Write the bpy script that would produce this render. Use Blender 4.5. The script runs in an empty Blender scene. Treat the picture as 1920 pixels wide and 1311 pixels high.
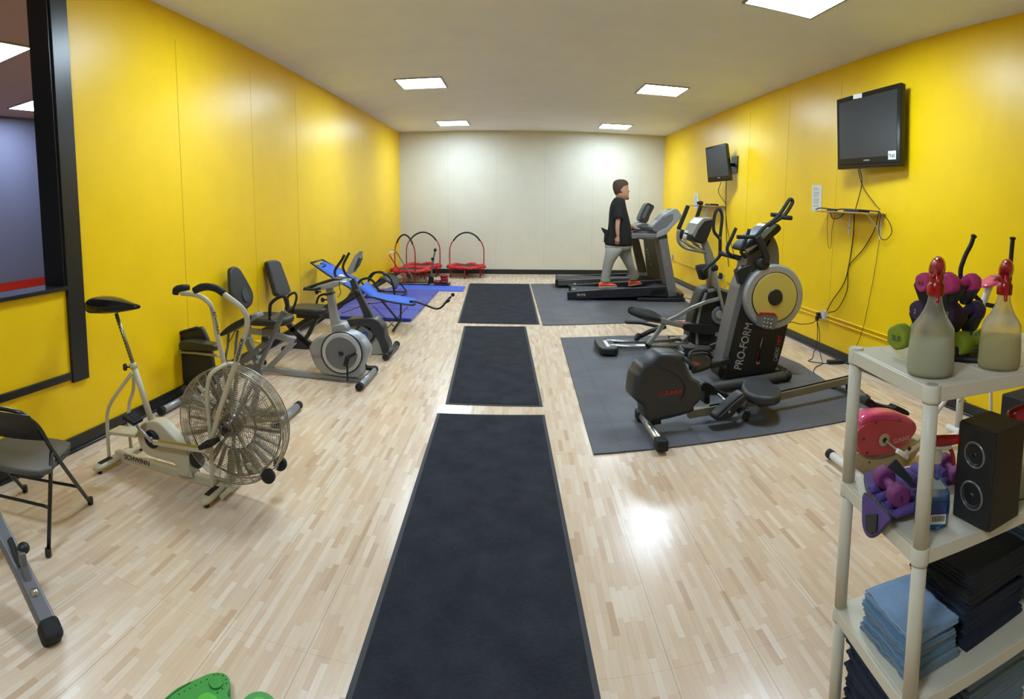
import bpy, math, random
from mathutils import Matrix, Vector
random.seed(7)
V = Vector
# ------------------------------------------------------------------ camera (a phone panorama: cylindrical projection)
YAW, PITCH, ROLL, F, CX, CY = -0.004, -0.096, 0.008, 1051.14, 964.536, 486.068
EYE = V((0, 0, 1.75))
def _rot():
    cy, sy = math.cos(YAW), math.sin(YAW); cp, sp = math.cos(PITCH), math.sin(PITCH); cr, sr = math.cos(ROLL), math.sin(ROLL)
    return Matrix(((cr, 0, sr), (0, 1, 0), (-sr, 0, cr))) @ Matrix(((1, 0, 0), (0, cp, sp), (0, -sp, cp))) @ Matrix(((cy, -sy, 0), (sy, cy, 0), (0, 0, 1)))
RT = _rot().transposed()
S = bpy.context.scene
COL = S.collection
cam = bpy.data.cameras.new('camera'); cam_o = bpy.data.objects.new('camera', cam); COL.objects.link(cam_o)
ex, ey, ez = RT.col[0], RT.col[1], RT.col[2]
cam_o.matrix_world = Matrix(((ex.x, ez.x, -ey.x, EYE.x), (ex.y, ez.y, -ey.y, EYE.y), (ex.z, ez.z, -ey.z, EYE.z), (0, 0, 0, 1)))
cam.type = 'PANO'; cam.panorama_type = 'CENTRAL_CYLINDRICAL'
cam.central_cylindrical_radius = 1
cam.central_cylindrical_range_u_min = -CX / F; cam.central_cylindrical_range_u_max = (1920 - CX) / F
cam.central_cylindrical_range_v_min = (CY - 1311) / F; cam.central_cylindrical_range_v_max = CY / F
cam.clip_start = 0.02
S.camera = cam_o
# ------------------------------------------------------------------ world, exposure
w = bpy.data.worlds.new('world'); S.world = w; w.use_nodes = True
w.node_tree.nodes['Background'].inputs[0].default_value = (0.9, 0.95, 1, 1)
w.node_tree.nodes['Background'].inputs[1].default_value = 0.02
S.view_settings.view_transform = 'Standard'; S.view_settings.look = 'None'
S.view_settings.gamma = 1; S.view_settings.exposure = 1.8
LAMP_POWER = 16.0
S.cycles.max_bounces = 10; S.cycles.diffuse_bounces = 6; S.cycles.sample_clamp_indirect = 6
# ------------------------------------------------------------------ room numbers
XL, XR, YB, YF, ZC = -2.995, 3.76, 14.2, -2.6, 3.6
# ------------------------------------------------------------------ measuring helpers (pixel of the survey photo -> place in the room)
def ray(px, py):
    th = (px - CX) / F
    return RT @ V((math.sin(th), math.cos(th), (CY - py) / F))
def atz(px, py, z=0.0):
    d = ray(px, py); return EYE + d * ((z - EYE.z) / d.z)
def aty(px, py, y):
    d = ray(px, py); return EYE + d * (y / d.y)
def atx(px, py, x):
    d = ray(px, py); return EYE + d * (x / d.x)
def hit(px, py, p0, n):
    d = ray(px, py); p0 = V(p0); n = V(n); return EYE + d * ((p0 - EYE).dot(n) / d.dot(n))
# ------------------------------------------------------------------ materials
def lin(h):
    h = h.lstrip('#'); c = [int(h[i:i + 2], 16) / 255 for i in (0, 2, 4)]
    return tuple(((x + .055) / 1.055) ** 2.4 if x > .04045 else x / 12.92 for x in c) + (1,)
MATS = {}
def mat(name, col, rough=.5, metal=0., bump=0., scale=200., var=0., trans=0., emit=0., ecol=None, ior=1.45, coat=0., spec=.5):
    if name in MATS: return MATS[name]
    m = bpy.data.materials.new(name); m.use_nodes = True; nt = m.node_tree; b = nt.nodes['Principled BSDF']
    c = lin(col); b.inputs['Base Color'].default_value = c
    b.inputs['Roughness'].default_value = rough; b.inputs['Metallic'].default_value = metal
    b.inputs['IOR'].default_value = ior; b.inputs['Coat Weight'].default_value = coat
    b.inputs['Specular IOR Level'].default_value = spec
    b.inputs['Transmission Weight'].default_value = trans
    if emit:
        b.inputs['Emission Color'].default_value = ecol or c; b.inputs['Emission Strength'].default_value = emit
    tc = nt.nodes.new('ShaderNodeTexCoord')
    n = nt.nodes.new('ShaderNodeTexNoise'); n.inputs['Scale'].default_value = scale; n.inputs['Detail'].default_value = 4
    nt.links.new(tc.outputs['Object'], n.inputs['Vector'])
    if bump:
        bm = nt.nodes.new('ShaderNodeBump'); bm.inputs['Strength'].default_value = bump; bm.inputs['Distance'].default_value = .003
        nt.links.new(n.outputs[0], bm.inputs['Height']); nt.links.new(bm.outputs[0], b.inputs['Normal'])
    v = var or .06
    mx = nt.nodes.new('ShaderNodeMix'); mx.data_type = 'RGBA'
    mx.inputs['A'].default_value = tuple(x * (1 - v) for x in c[:3]) + (1,); mx.inputs['B'].default_value = tuple(min(1, x * (1 + v)) for x in c[:3]) + (1,)
    nt.links.new(n.outputs[0], mx.inputs['Factor']); nt.links.new(mx.outputs['Result'], b.inputs['Base Color'])
    MATS[name] = m
    return m
BLK = mat('black_plastic', '1c1c1e', .45)
BLKG = mat('black_gloss', '141416', .18)
RUB = mat('black_rubber', '1b1b1d', .75, bump=.2)
VIN = mat('black_vinyl', '222325', .42, bump=.15, scale=400)
DKG = mat('dark_grey_plastic', '38393c', .5, bump=.1, scale=500)
CHR = mat('dark_metal', '2e2f31', .35, .6)
SIL = mat('silver_paint', '9699a0', .38, .45)
SILD = mat('dull_silver', '6f7076', .4, .4)
STL = mat('bright_steel', 'b9bbbf', .3, .9)
CRM = mat('cream_paint', 'b8ae94', .35)
RED = mat('red_fabric', 'b81420', .6, bump=.3, scale=60, var=.15)
REDP = mat('red_paint', '9c1a22', .35)
REDS = mat('red_plastic', '960e14', .2)
WHT = mat('white_paint', 'd8d6d2', .4)
# ------------------------------------------------------------------ mesh builder
def catmull(pts, k=5, closed=False):
    P = [V(p) for p in pts]; n = len(P)
    if n < 3 or k < 2: return P
    out = []
    rng = n if closed else n - 1
    for i in range(rng):
        p0 = P[(i - 1) % n] if closed or i > 0 else P[0] * 2 - P[1]
        p1 = P[i]; p2 = P[(i + 1) % n]
        p3 = P[(i + 2) % n] if closed or i + 2 < n else p2 * 2 - p1
        for j in range(k):
            t = j / k
            out.append(.5 * ((2 * p1) + (p2 - p0) * t + (2 * p0 - 5 * p1 + 4 * p2 - p3) * t * t + (3 * p1 - p0 - 3 * p2 + p3) * t ** 3))
    if not closed: out.append(P[-1])
    return out
class MB:
    def __init__(s): s.v = []; s.f = []; s.sm = []
    def add(s, vs, fs, smooth=True):
        b = len(s.v); s.v += [V(p) for p in vs]; s.f += [tuple(i + b for i in f) for f in fs]; s.sm += [smooth] * len(fs)
        return s
    def loft(s, rings, cap=True, closed=False, smooth=True):
        n = len(rings[0]); vs = [p for r in rings for p in r]; fs = []; m = len(rings)
        for i in range(m if closed else m - 1):
            a = i * n; b = ((i + 1) % m) * n
            for j in range(n):
                k = (j + 1) % n
                fs.append((a + j, a + k, b + k, b + j))
        s.add(vs, fs, smooth)
        if cap and not closed:
            s.add(rings[0], [tuple(range(n))[::-1]], False); s.add(rings[-1], [tuple(range(n))], False)
        return s
    def tube(s, pts, r, n=10, k=1, closed=False, cap=True):
        P = catmull(pts, k, closed); m = len(P)
        R = r if isinstance(r, (list, tuple)) else [r]
        T = []
        for i in range(m):
            a = P[(i - 1) % m] if closed or i else P[0]; b = P[(i + 1) % m] if closed or i < m - 1 else P[-1]
            t = (b - a); T.append(t.normalized() if t.length > 1e-9 else V((0, 0, 1)))
        u = T[0].orthogonal().normalized(); rings = []
        for i in range(m):
            u = (u - T[i] * u.dot(T[i])); u = u.normalized() if u.length > 1e-6 else T[i].orthogonal().normalized()
            w_ = T[i].cross(u)
            f = i / max(1, m - 1) * (len(R) - 1); j = min(int(f), len(R) - 1); j2 = min(j + 1, len(R) - 1); rr = R[j] + (R[j2] - R[j]) * (f - j)
            rings.append([P[i] + (u * math.cos(2 * math.pi * q / n) + w_ * math.sin(2 * math.pi * q / n)) * rr for q in range(n)])
        return s.loft(rings, cap, closed)
    def bar(s, pts, lat, wl, h):
        """rectangular section swept along pts; lat = side direction, wl = full side width, h = full height (or list)"""
        P = [V(p) for p in pts]; m = len(P); lat = V(lat).normalized(); rings = []
        for i in range(m):
            d1 = (P[i] - P[i - 1]).normalized() if i else None; d2 = (P[i + 1] - P[i]).normalized() if i < m - 1 else None
            d = (d1 + d2).normalized() if d1 is not None and d2 is not None else (d1 if d1 is not None else d2)
            up = lat.cross(d).normalized(); hh = h[i] if isinstance(h, (list, tuple)) else h
            if d1 is not None and d2 is not None: hh = hh / max(.5, d.dot(d1))
            a = lat * wl / 2; b = up * hh / 2
            rings.append([P[i] - a - b, P[i] + a - b, P[i] + a + b, P[i] - a + b])
        return s.loft(rings, True, False, False)
    def box(s, c, sx, sy, sz, rz=0., ax=None):
        c = V(c); 
        if ax: X, Y, Z = [V(a) for a in ax]
        else: X = V((math.cos(rz), math.sin(rz), 0)); Y = V((-math.sin(rz), math.cos(rz), 0)); Z = V((0, 0, 1))
        X, Y, Z = X * sx / 2, Y * sy / 2, Z * sz / 2
        vs = [c + X * i + Y * j + Z * k for k in (-1, 1) for i, j in ((-1, -1), (1, -1), (1, 1), (-1, 1))]
        return s.add(vs, [(3, 2, 1, 0), (4, 5, 6, 7), (0, 1, 5, 4), (1, 2, 6, 5), (2, 3, 7, 6), (3, 0, 4, 7)], False)
    def prism(s, poly, d, smooth=False):
        d = V(d); a = [V(p) for p in poly]; b = [p + d for p in a]; n = len(a)
        s.add(a + b, [tuple(range(n)), tuple(range(2 * n - 1, n - 1, -1))] , False)
        s.add(a + b, [(i, i + n, (i + 1) % n + n, (i + 1) % n) for i in range(n)], smooth)
        return s
    def slab(s, pts4, t):
        n = (V(pts4[1]) - V(pts4[0])).cross(V(pts4[-1]) - V(pts4[0])).normalized()
        return s.prism(pts4, n * t)
    def pad(s, poly, d, rnd=.02, steps=4):
        """puffy prism: outline extruded along d with rounded rims"""
        d = V(d); L = d.length; dn = d / L; P = [V(p) for p in poly]; P = catmull(P, 3, True) if 8 <= len(P) <= 24 else P; c = sum(P, V()) / len(P)
        rings = []
        def ring(ins, off):
            return [p + (c - p).normalized() * ins + dn * off for p in P]
        for i in range(steps + 1):
            a = math.pi / 2 * i / steps; rings.append(ring(rnd * (1 - math.sin(a)), rnd * (1 - math.cos(a))))
        for i in range(steps + 1):
            a = math.pi / 2 * (1 - i / steps); rings.append(ring(rnd * (1 - math.sin(a)), L - rnd * (1 - math.cos(a))))
        return s.loft(rings, True)
    def lathe(s, prof, o, axis=(0, 0, 1), n=20, cap=True):
        o = V(o); ax = V(axis).normalized(); u = ax.orthogonal().normalized(); w_ = ax.cross(u)
        rings = [[o + ax * h + (u * math.cos(2 * math.pi * q / n) + w_ * math.sin(2 * math.pi * q / n)) * max(r, 1e-4) for q in range(n)] for r, h in prof]
        return s.loft(rings, cap)
    def cyl(s, o, axis, r, L, n=20): return s.lathe([(r, 0), (r, L)], o, V(axis), n)
    def disc(s, c, axis, r, t, n=32, b=None):
        b = b if b is not None else t * .3; c = V(c)
        return s.lathe([(r - b, -t / 2), (r, -t / 2 + b), (r, t / 2 - b), (r - b, t / 2)], c, axis, n)
    def torus(s, c, axis, R, r, n=40, m=8):
        ax = V(axis).normalized(); u = ax.orthogonal().normalized(); w_ = ax.cross(u); c = V(c)
        return s.tube([c + (u * math.cos(2 * math.pi * q / n) + w_ * math.sin(2 * math.pi * q / n)) * R for q in range(n)], r, m, 1, True)
    def ball(s, c, rx, ry=None, rz=None, n=14):
        ry = ry or rx; rz = rz or rx; c = V(c); rings = []
        for i in range(n // 2 + 1):
            a = math.pi * i / (n // 2); z = -math.cos(a); q = max(math.sin(a), .01)
            rings.append([c + V((rx * q * math.cos(2 * math.pi * j / n), ry * q * math.sin(2 * math.pi * j / n), rz * z)) for j in range(n)])
        return s.loft(rings)
    def build(s, name, m, parent=None, bevel=0., seg=2, label=None, sub=0):
        org = V(parent['_o']) if parent is not None else V((0, 0, 0))
        me = bpy.data.meshes.new(name); me.from_pydata([p - org for p in s.v], [], s.f)
        me.polygons.foreach_set('use_smooth', s.sm); me.update()
        import bmesh
        bm = bmesh.new(); bm.from_mesh(me); bmesh.ops.remove_doubles(bm, verts=bm.verts, dist=1e-5); bmesh.ops.recalc_face_normals(bm, faces=bm.faces); bm.to_mesh(me); bm.free()
        me.materials.append(m)
        o = bpy.data.objects.new(name, me); COL.objects.link(o)
        if parent is not None:
            o.parent = parent; o['_o'] = tuple(org)
        else: o['_o'] = (0, 0, 0)
        if bevel:
            b = o.modifiers.new('bevel', 'BEVEL'); b.width = bevel; b.segments = seg; b.limit_method = 'ANGLE'; b.angle_limit = .6
            b.harden_normals = False
        if sub:
            b = o.modifiers.new('sub', 'SUBSURF'); b.levels = sub; b.render_levels = sub
        if label: o['label'] = label
        return o
def thing(name, label, cat, loc=(0, 0, 0), group=None):
    o = bpy.data.objects.new(name, None); COL.objects.link(o); o.location = loc; o['_o'] = tuple(loc); o.empty_display_size = .1
    o['label'] = label; o['category'] = cat
    if group: o['group'] = group
    return o
def tag(o, label, cat, group=None, kind=None):
    """a top-level single-mesh thing: move its origin to its own base"""
    o['label'] = label; o['category'] = cat
    if group: o['group'] = group
    if kind: o['kind'] = kind
    rebase(o); return o
def rebase(o):
    vs = o.data.vertices; lo = V((min(v.co.x for v in vs), min(v.co.y for v in vs), min(v.co.z for v in vs))); hi = V((max(v.co.x for v in vs), max(v.co.y for v in vs), max(v.co.z for v in vs)))
    c = V(((lo.x + hi.x) / 2, (lo.y + hi.y) / 2, lo.z)); o.data.transform(Matrix.Translation(-c)); o.location = c; o['_o'] = tuple(c)
def struct(name, mb, m, bevel=0.):
    o = mb.build(name, m, None, bevel); o['kind'] = 'structure'; return o
def text(body, o, xd, yd, size, m, parent, name='lettering', ext=.0008, bold=False, align='LEFT', sx=1.0, label=None):
    cu = bpy.data.curves.new('t', 'FONT'); cu.body = body; cu.size = size; cu.extrude = ext; cu.align_x = align
    if bold: cu.offset = size * .012
    to = bpy.data.objects.new('t', cu); COL.objects.link(to); dg = bpy.context.evaluated_depsgraph_get()
    me = bpy.data.meshes.new_from_object(to.evaluated_get(dg)); bpy.data.objects.remove(to); bpy.data.curves.remove(cu)
    X = V(xd).normalized(); Y = V(yd); Y = (Y - X * Y.dot(X)).normalized(); Z = X.cross(Y)
    M = Matrix(((X.x * sx, Y.x, Z.x, o[0]), (X.y * sx, Y.y, Z.y, o[1]), (X.z * sx, Y.z, Z.z, o[2]), (0, 0, 0, 1)))
    org = V(parent['_o']); me.transform(Matrix.Translation(-org) @ M); me.name = name
    me.materials.clear(); me.materials.append(m)
    ob = bpy.data.objects.new(name, me); COL.objects.link(ob); ob.parent = parent; ob['_o'] = tuple(org)
    if label: ob['label'] = label
    return ob
def copy_tree(o, parent=None):
    c = o.copy(); COL.objects.link(c); c.parent = parent
    for ch in [x for x in COL.objects if x.parent == o]: copy_tree(ch, c)
    return c
X_, Y_, Z_ = V((1, 0, 0)), V((0, 1, 0)), V((0, 0, 1))
def shift(p, x=0, y=0, z=0): return V(p) + V((x, y, z))
# ================================================================== SETTING
def nodes(m): return m.node_tree, m.node_tree.nodes, m.node_tree.links
def floor_mat():
    m = mat('maple_floor', 'c9ac86', .24, scale=3); nt, N, L = nodes(m); b = N['Principled BSDF']
    tc = N.new('ShaderNodeTexCoord'); sep = N.new('ShaderNodeSeparateXYZ'); L.new(tc.outputs['Object'], sep.inputs[0])
    def math_(op, a, b_=None):
        n = N.new('ShaderNodeMath'); n.operation = op
        for i, q in enumerate((a, b_)):
            if q is None: continue
            if isinstance(q, (int, float)): n.inputs[i].default_value = q
            else: L.new(q, n.inputs[i])
        return n.outputs[0]
    x = math_('DIVIDE', sep.outputs[0], .029); row = math_('FLOOR', x)
    wn = N.new('ShaderNodeTexWhiteNoise'); wn.noise_dimensions = '1D'; L.new(row, wn.inputs['W'])
    y = math_('ADD', math_('DIVIDE', sep.outputs[1], .2), math_('MULTIPLY', wn.outputs['Value'], 7.3)); cell = math_('FLOOR', y)
    cmb = N.new('ShaderNodeCombineXYZ'); L.new(row, cmb.inputs[0]); L.new(cell, cmb.inputs[1])
    w2 = N.new('ShaderNodeTexWhiteNoise'); w2.noise_dimensions = '2D'; L.new(cmb.outputs[0], w2.inputs['Vector'])
    cr = N.new('ShaderNodeValToRGB'); L.new(w2.outputs['Value'], cr.inputs[0])
    el = cr.color_ramp.elements; el[0].position = 0; el[0].color = lin('bea288'); el[1].position = 1; el[1].color = lin('d9c8b6')
    for p, c in ((.08, 'c9af97'), (.4, 'ceb69d'), (.8, 'd3bfaa')):
        e = el.new(p); e.color = lin(c)
    # grain
    mp = N.new('ShaderNodeMapping'); mp.inputs['Scale'].default_value = (90, 6, 1); L.new(tc.outputs['Object'], mp.inputs[0])
    gn = N.new('ShaderNodeTexNoise'); gn.inputs['Scale'].default_value = 1; gn.inputs['Detail'].default_value = 5; L.new(mp.outputs[0], gn.inputs[0])
    big = N.new('ShaderNodeTexNoise'); big.inputs['Scale'].default_value = .9; L.new(tc.outputs['Object'], big.inputs[0])
    g = math_('ADD', math_('MULTIPLY', math_('SUBTRACT', gn.outputs[0], .5), .22), math_('MULTIPLY', math_('SUBTRACT', big.outputs[0], .5), .12))
    # joints
    fx = math_('FRACT', x); fy = math_('FRACT', y)
    def edge(f, w_):
        return math_('LESS_THAN', math_('MINIMUM', f, math_('SUBTRACT', 1, f)), w_)
    j = math_('MAXIMUM', math_('MULTIPLY', edge(fx, .03), .10), math_('MULTIPLY', edge(fy, .004), .12))
    sx = math_('FRACT', math_('DIVIDE', math_('ADD', sep.outputs[0], .1), .348)); sy = math_('FRACT', math_('DIVIDE', sep.outputs[1], 1.9))
    seam = math_('MAXIMUM', math_('MULTIPLY', edge(sx, .006), .3), math_('MULTIPLY', edge(sy, .0012), .12))
    tot = math_('SUBTRACT', math_('ADD', 1, g), math_('MAXIMUM', j, seam))
    mul = N.new('ShaderNodeVectorMath'); mul.operation = 'SCALE'; L.new(cr.outputs[0], mul.inputs[0]); L.new(tot, mul.inputs['Scale'])
    L.new(mul.outputs[0], b.inputs['Base Color'])
    rr = math_('ADD', .18, math_('MULTIPLY', big.outputs[0], .1)); L.new(rr, b.inputs['Roughness'])
    return m
def wall_mat(name, c, rough, seams=True, axis=1, off=0., dirt=True):
    m = mat(name, c, rough, scale=3); nt, N, L = nodes(m); b = N['Principled BSDF']
    tc = N.new('ShaderNodeTexCoord')
    nz = N.new('ShaderNodeTexNoise'); nz.inputs['Scale'].default_value = 260; nz.inputs['Detail'].default_value = 2; L.new(tc.outputs['Object'], nz.inputs[0])
    n2 = N.new('ShaderNodeTexNoise'); n2.inputs['Scale'].default_value = 3; L.new(tc.outputs['Object'], n2.inputs[0])
    ad = N.new('ShaderNodeMath'); ad.operation = 'MULTIPLY_ADD'; ad.inputs[1].default_value = 6; L.new(n2.outputs[0], ad.inputs[0]); L.new(nz.outputs[0], ad.inputs[2])
    bp = N.new('ShaderNodeBump'); bp.inputs['Strength'].default_value = .12; bp.inputs['Distance'].default_value = .004; L.new(ad.outputs[0], bp.inputs['Height']); L.new(bp.outputs[0], b.inputs['Normal'])
    b.inputs['Specular IOR Level'].default_value = .4
    return m
YEL = wall_mat('yellow_wall_paint', 'ecc30a', .34)
GRY = wall_mat('off_white_wall_paint', 'c9c6b9', .5)
CEI = mat('ceiling_paint', 'dfe2f0', .8, scale=2)
TRM = mat('black_trim_paint', '1f1f20', .32)
JNT = mat('yellow_panel_joint', 'b08e0a', .6)
JNW = mat('grey_panel_joint', 'a5a296', .6)
FLR = floor_mat()
struct('floor', MB().box((-2.2, (YB + YF) / 2, -.05), 12.4, YB - YF + .4, .1), FLR)
struct('ceiling', MB().box(((XL + XR) / 2, (YB + YF) / 2, ZC + .05), XR - XL + .3, YB - YF + .4, .1), CEI)
struct('wall_back', MB().box(((XL + XR) / 2, YB + .06, ZC / 2), XR - XL + .3, .12, ZC), GRY)
struct('wall_front', MB().box(((XL + XR) / 2, YF - .06, ZC / 2), XR - XL + .3, .12, ZC), GRY)
struct('wall_right', MB().box((XR + .06, (YB + YF) / 2, ZC / 2), .12, YB - YF, ZC), YEL)
YO = 2.84; WT = .19; ZS = 1.25
wl = MB(); wl.box((XL - WT / 2, (YB + YO) / 2, ZC / 2), WT, YB - YO, ZC)
wl.box((XL - WT / 2, (YO + YF) / 2, (ZS - .03) / 2), WT, YO - YF, ZS - .03)
struct('wall_left', wl, YEL)
struct('trim_1', MB().box((XL + .013, YO + .09, (ZC + .52) / 2), .03, .17, ZC - .52), TRM, .003)
struct('trim_2', MB().box((XL - WT / 2, YO - .006, (ZC + ZS) / 2), WT + .02, .018, ZC - ZS), TRM)
struct('trim_3', MB().box((XL + .01, (YO + YF) / 2, .575), .02, YO - YF, .055), TRM, .003)
struct('window_1', MB().box((XL - WT / 2 + .01, (YO + YF) / 2, ZS - .012), WT + .06, YO - YF, .03), mat('black_sill', '26262b', .15), .004)
struct('baseboard_left', MB().box((XL + .01, (YB + YF) / 2, .055), .02, YB - YF, .11), TRM, .003)
struct('baseboard_right', MB().box((XR - .01, (YB + YF) / 2, .055), .02, YB - YF, .11), TRM, .003)
struct('baseboard_back', MB().box(((XL + XR) / 2, YB - .01, .06), XR - XL, .02, .12), TRM, .003)
struct('trim_4', MB().cyl((XL + .028, YF, .012), Y_, .012, YB - YF, 8).cyl((XR - .028, YF, .012), Y_, .012, YB - YF, 8), TRM)
# panel joints on the walls
jt = MB()
for y in (4.438, 7.31): jt.box((XL + .0006, y, 1.8), .0016, .006, 3.1)
for y in (5.95,): jt.box((XL + .0006, y, 1.85), .0016, .0035, 3.0)
struct('trim_5', jt, JNT)
jt = MB()
for y in (8.72, 7.31, 5.94): jt.box((XR - .0006, y, 1.85), .0016, .004, 3.1)
struct('trim_6', jt, JNT)
jt = MB()
for x in (-1.75, -.53, .69, 1.91, 3.13): jt.box((x, YB - .0006, 1.85), .004, .0016, 3.3)
struct('trim_7', jt, JNW)
# neighbouring room seen through the opening
PUR = mat('violet_grey_wall_paint', '5d5c74', .6)
struct('wall_left_far', MB().box((-7.86, 5, ZC / 2), .12, 16, ZC).box((-5.5, 13, ZC / 2), 4.8, .12, ZC).box((-5.5, YF - .06, ZC / 2), 4.8, .12, ZC), PUR)
struct('ceiling_left', MB().box((-5.52, 5.2, ZC + .06), 4.7, 15.8, .12), mat('dusky_ceiling_paint', 'a88a8e', .7))
rz = atx(40, 535, -7.78).z
struct('trim_8', MB().box((-7.79, 5, rz), .03, 16, .17), mat('red_trim_paint', 'a81c14', .4))
# ------------------------------------------------------------------ ceiling lights
DIF = mat('lit_diffuser', 'f4f6ff', .5, emit=LAMP_POWER, ecol=(.80, 1.0, 1.17, 1)); FRM = mat('light_frame', '8f8f8c', .4)
def ceiling_light(x, y, label, group, wx=.662, wy=.662, zc=ZC):
    t = thing('ceiling_light', label, 'ceiling light', (x, y, zc), group)
    MB().box((x, y, zc - .008), wx, wy, .012).build('diffuser', DIF, t)
    f = MB()
    for sx in (-1, 1): f.box((x + sx * (wx / 2 + .012), y, zc - .008), .024, wy + .048, .018)
    for sy in (-1, 1): f.box((x, y + sy * (wy / 2 + .012), zc - .008), wx, .024, .018)
    f.build('frame', FRM, t); return t
g = 'square ceiling lights'
ceiling_light(-1.457, 12.82, 'small square ceiling light near the back wall, left of the pair', g)
ceiling_light(2.23, 12.94, 'small square ceiling light near the back wall, right of the pair', g)
ceiling_light(-1.457, 8.6, 'square ceiling light in the middle of the room, on the left side', g)
ceiling_light(2.23, 8.72, 'square ceiling light in the middle of the room, above the ellipticals', g)
ceiling_light(2.28, 4.42, 'square ceiling light just above the shelving unit, cut off at the top edge', g)
ceiling_light(-1.457, 4.4, 'square ceiling light above the front left of the room, out of view', g)
ceiling_light(-1.457, -.17, 'added square ceiling light above the camera, out of view', g)  # unseen lamp added to brighten the front left floor
ceiling_light(-4.92, 3.75, 'ceiling light in the next room, nearer one, at the upper left corner', 'ceiling lights of the next room')
ceiling_light(-6.85, 6.15, 'ceiling light in the next room, farther one beside the black window post', 'ceiling lights of the next room')
# ------------------------------------------------------------------ floor mats
def carpet_mat():
    m = mat('charcoal_carpet', '2a2c35', .95, scale=3, spec=.2); nt, N, L = nodes(m); b = N['Principled BSDF']
    tc = N.new('ShaderNodeTexCoord'); mp = N.new('ShaderNodeMapping'); mp.inputs['Scale'].default_value = (60, 420, 60); L.new(tc.outputs['Object'], mp.inputs[0])
    n = N.new('ShaderNodeTexNoise'); n.inputs['Scale'].default_value = 1; n.inputs['Detail'].default_value = 4; L.new(mp.outputs[0], n.inputs[0])
    n2 = N.new('ShaderNodeTexNoise'); n2.inputs['Scale'].default_value = 5; n2.inputs['Detail'].default_value = 6; L.new(tc.outputs['Object'], n2.inputs[0])
    a = N.new('ShaderNodeMath'); a.operation = 'ADD'; L.new(n.outputs[0], a.inputs[0]); L.new(n2.outputs[0], a.inputs[1])
    cr = N.new('ShaderNodeValToRGB'); L.new(a.outputs[0], cr.inputs[0]); e = cr.color_ramp.elements
    e[0].position = .7; e[0].color = lin('1d1f27'); e[1].position = 1.0 if False else .99; e[1].color = lin('33363f'); 
    mul = N.new('ShaderNodeMath'); mul.operation = 'MULTIPLY'; mul.inputs[1].default_value = .6; L.new(a.outputs[0], mul.inputs[0]); L.new(mul.outputs[0], cr.inputs[0])
    e[0].position = .42; e[1].position = .8
    L.new(cr.outputs[0], b.inputs['Base Color'])
    bp = N.new('ShaderNodeBump'); bp.inputs['Strength'].default_value = .6; bp.inputs['Distance'].default_value = .004; L.new(n.outputs[0], bp.inputs['Height']); L.new(bp.outputs[0], b.inputs['Normal'])
    return m
CARP = carpet_mat(); BORD = mat('rubber_border', '24252b', .6)
def inset(q, d):
    c = sum(q, V()) / 4; out = []
    for i in range(4):
        a, b, p = q[i - 1], q[(i + 1) % 4], q[i]
        out.append(p + (a - p).normalized() * d + (b - p).normalized() * d)
    return out
def door_mat(corners, label):
    q = [atz(*c, 0) for c in corners]; c = sum(q, V()) / 4
    t = thing('floor_mat', label, 'floor mat', (c.x, c.y, 0), 'black carpet runner mats')
    MB().prism([p + Z_ * .001 for p in q], Z_ * .006).build('rubber_border', BORD, t, .002)
    MB().prism([p + Z_ * .006 for p in inset(q, .028)], Z_ * .006).build('carpet', CARP, t, .003)
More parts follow.
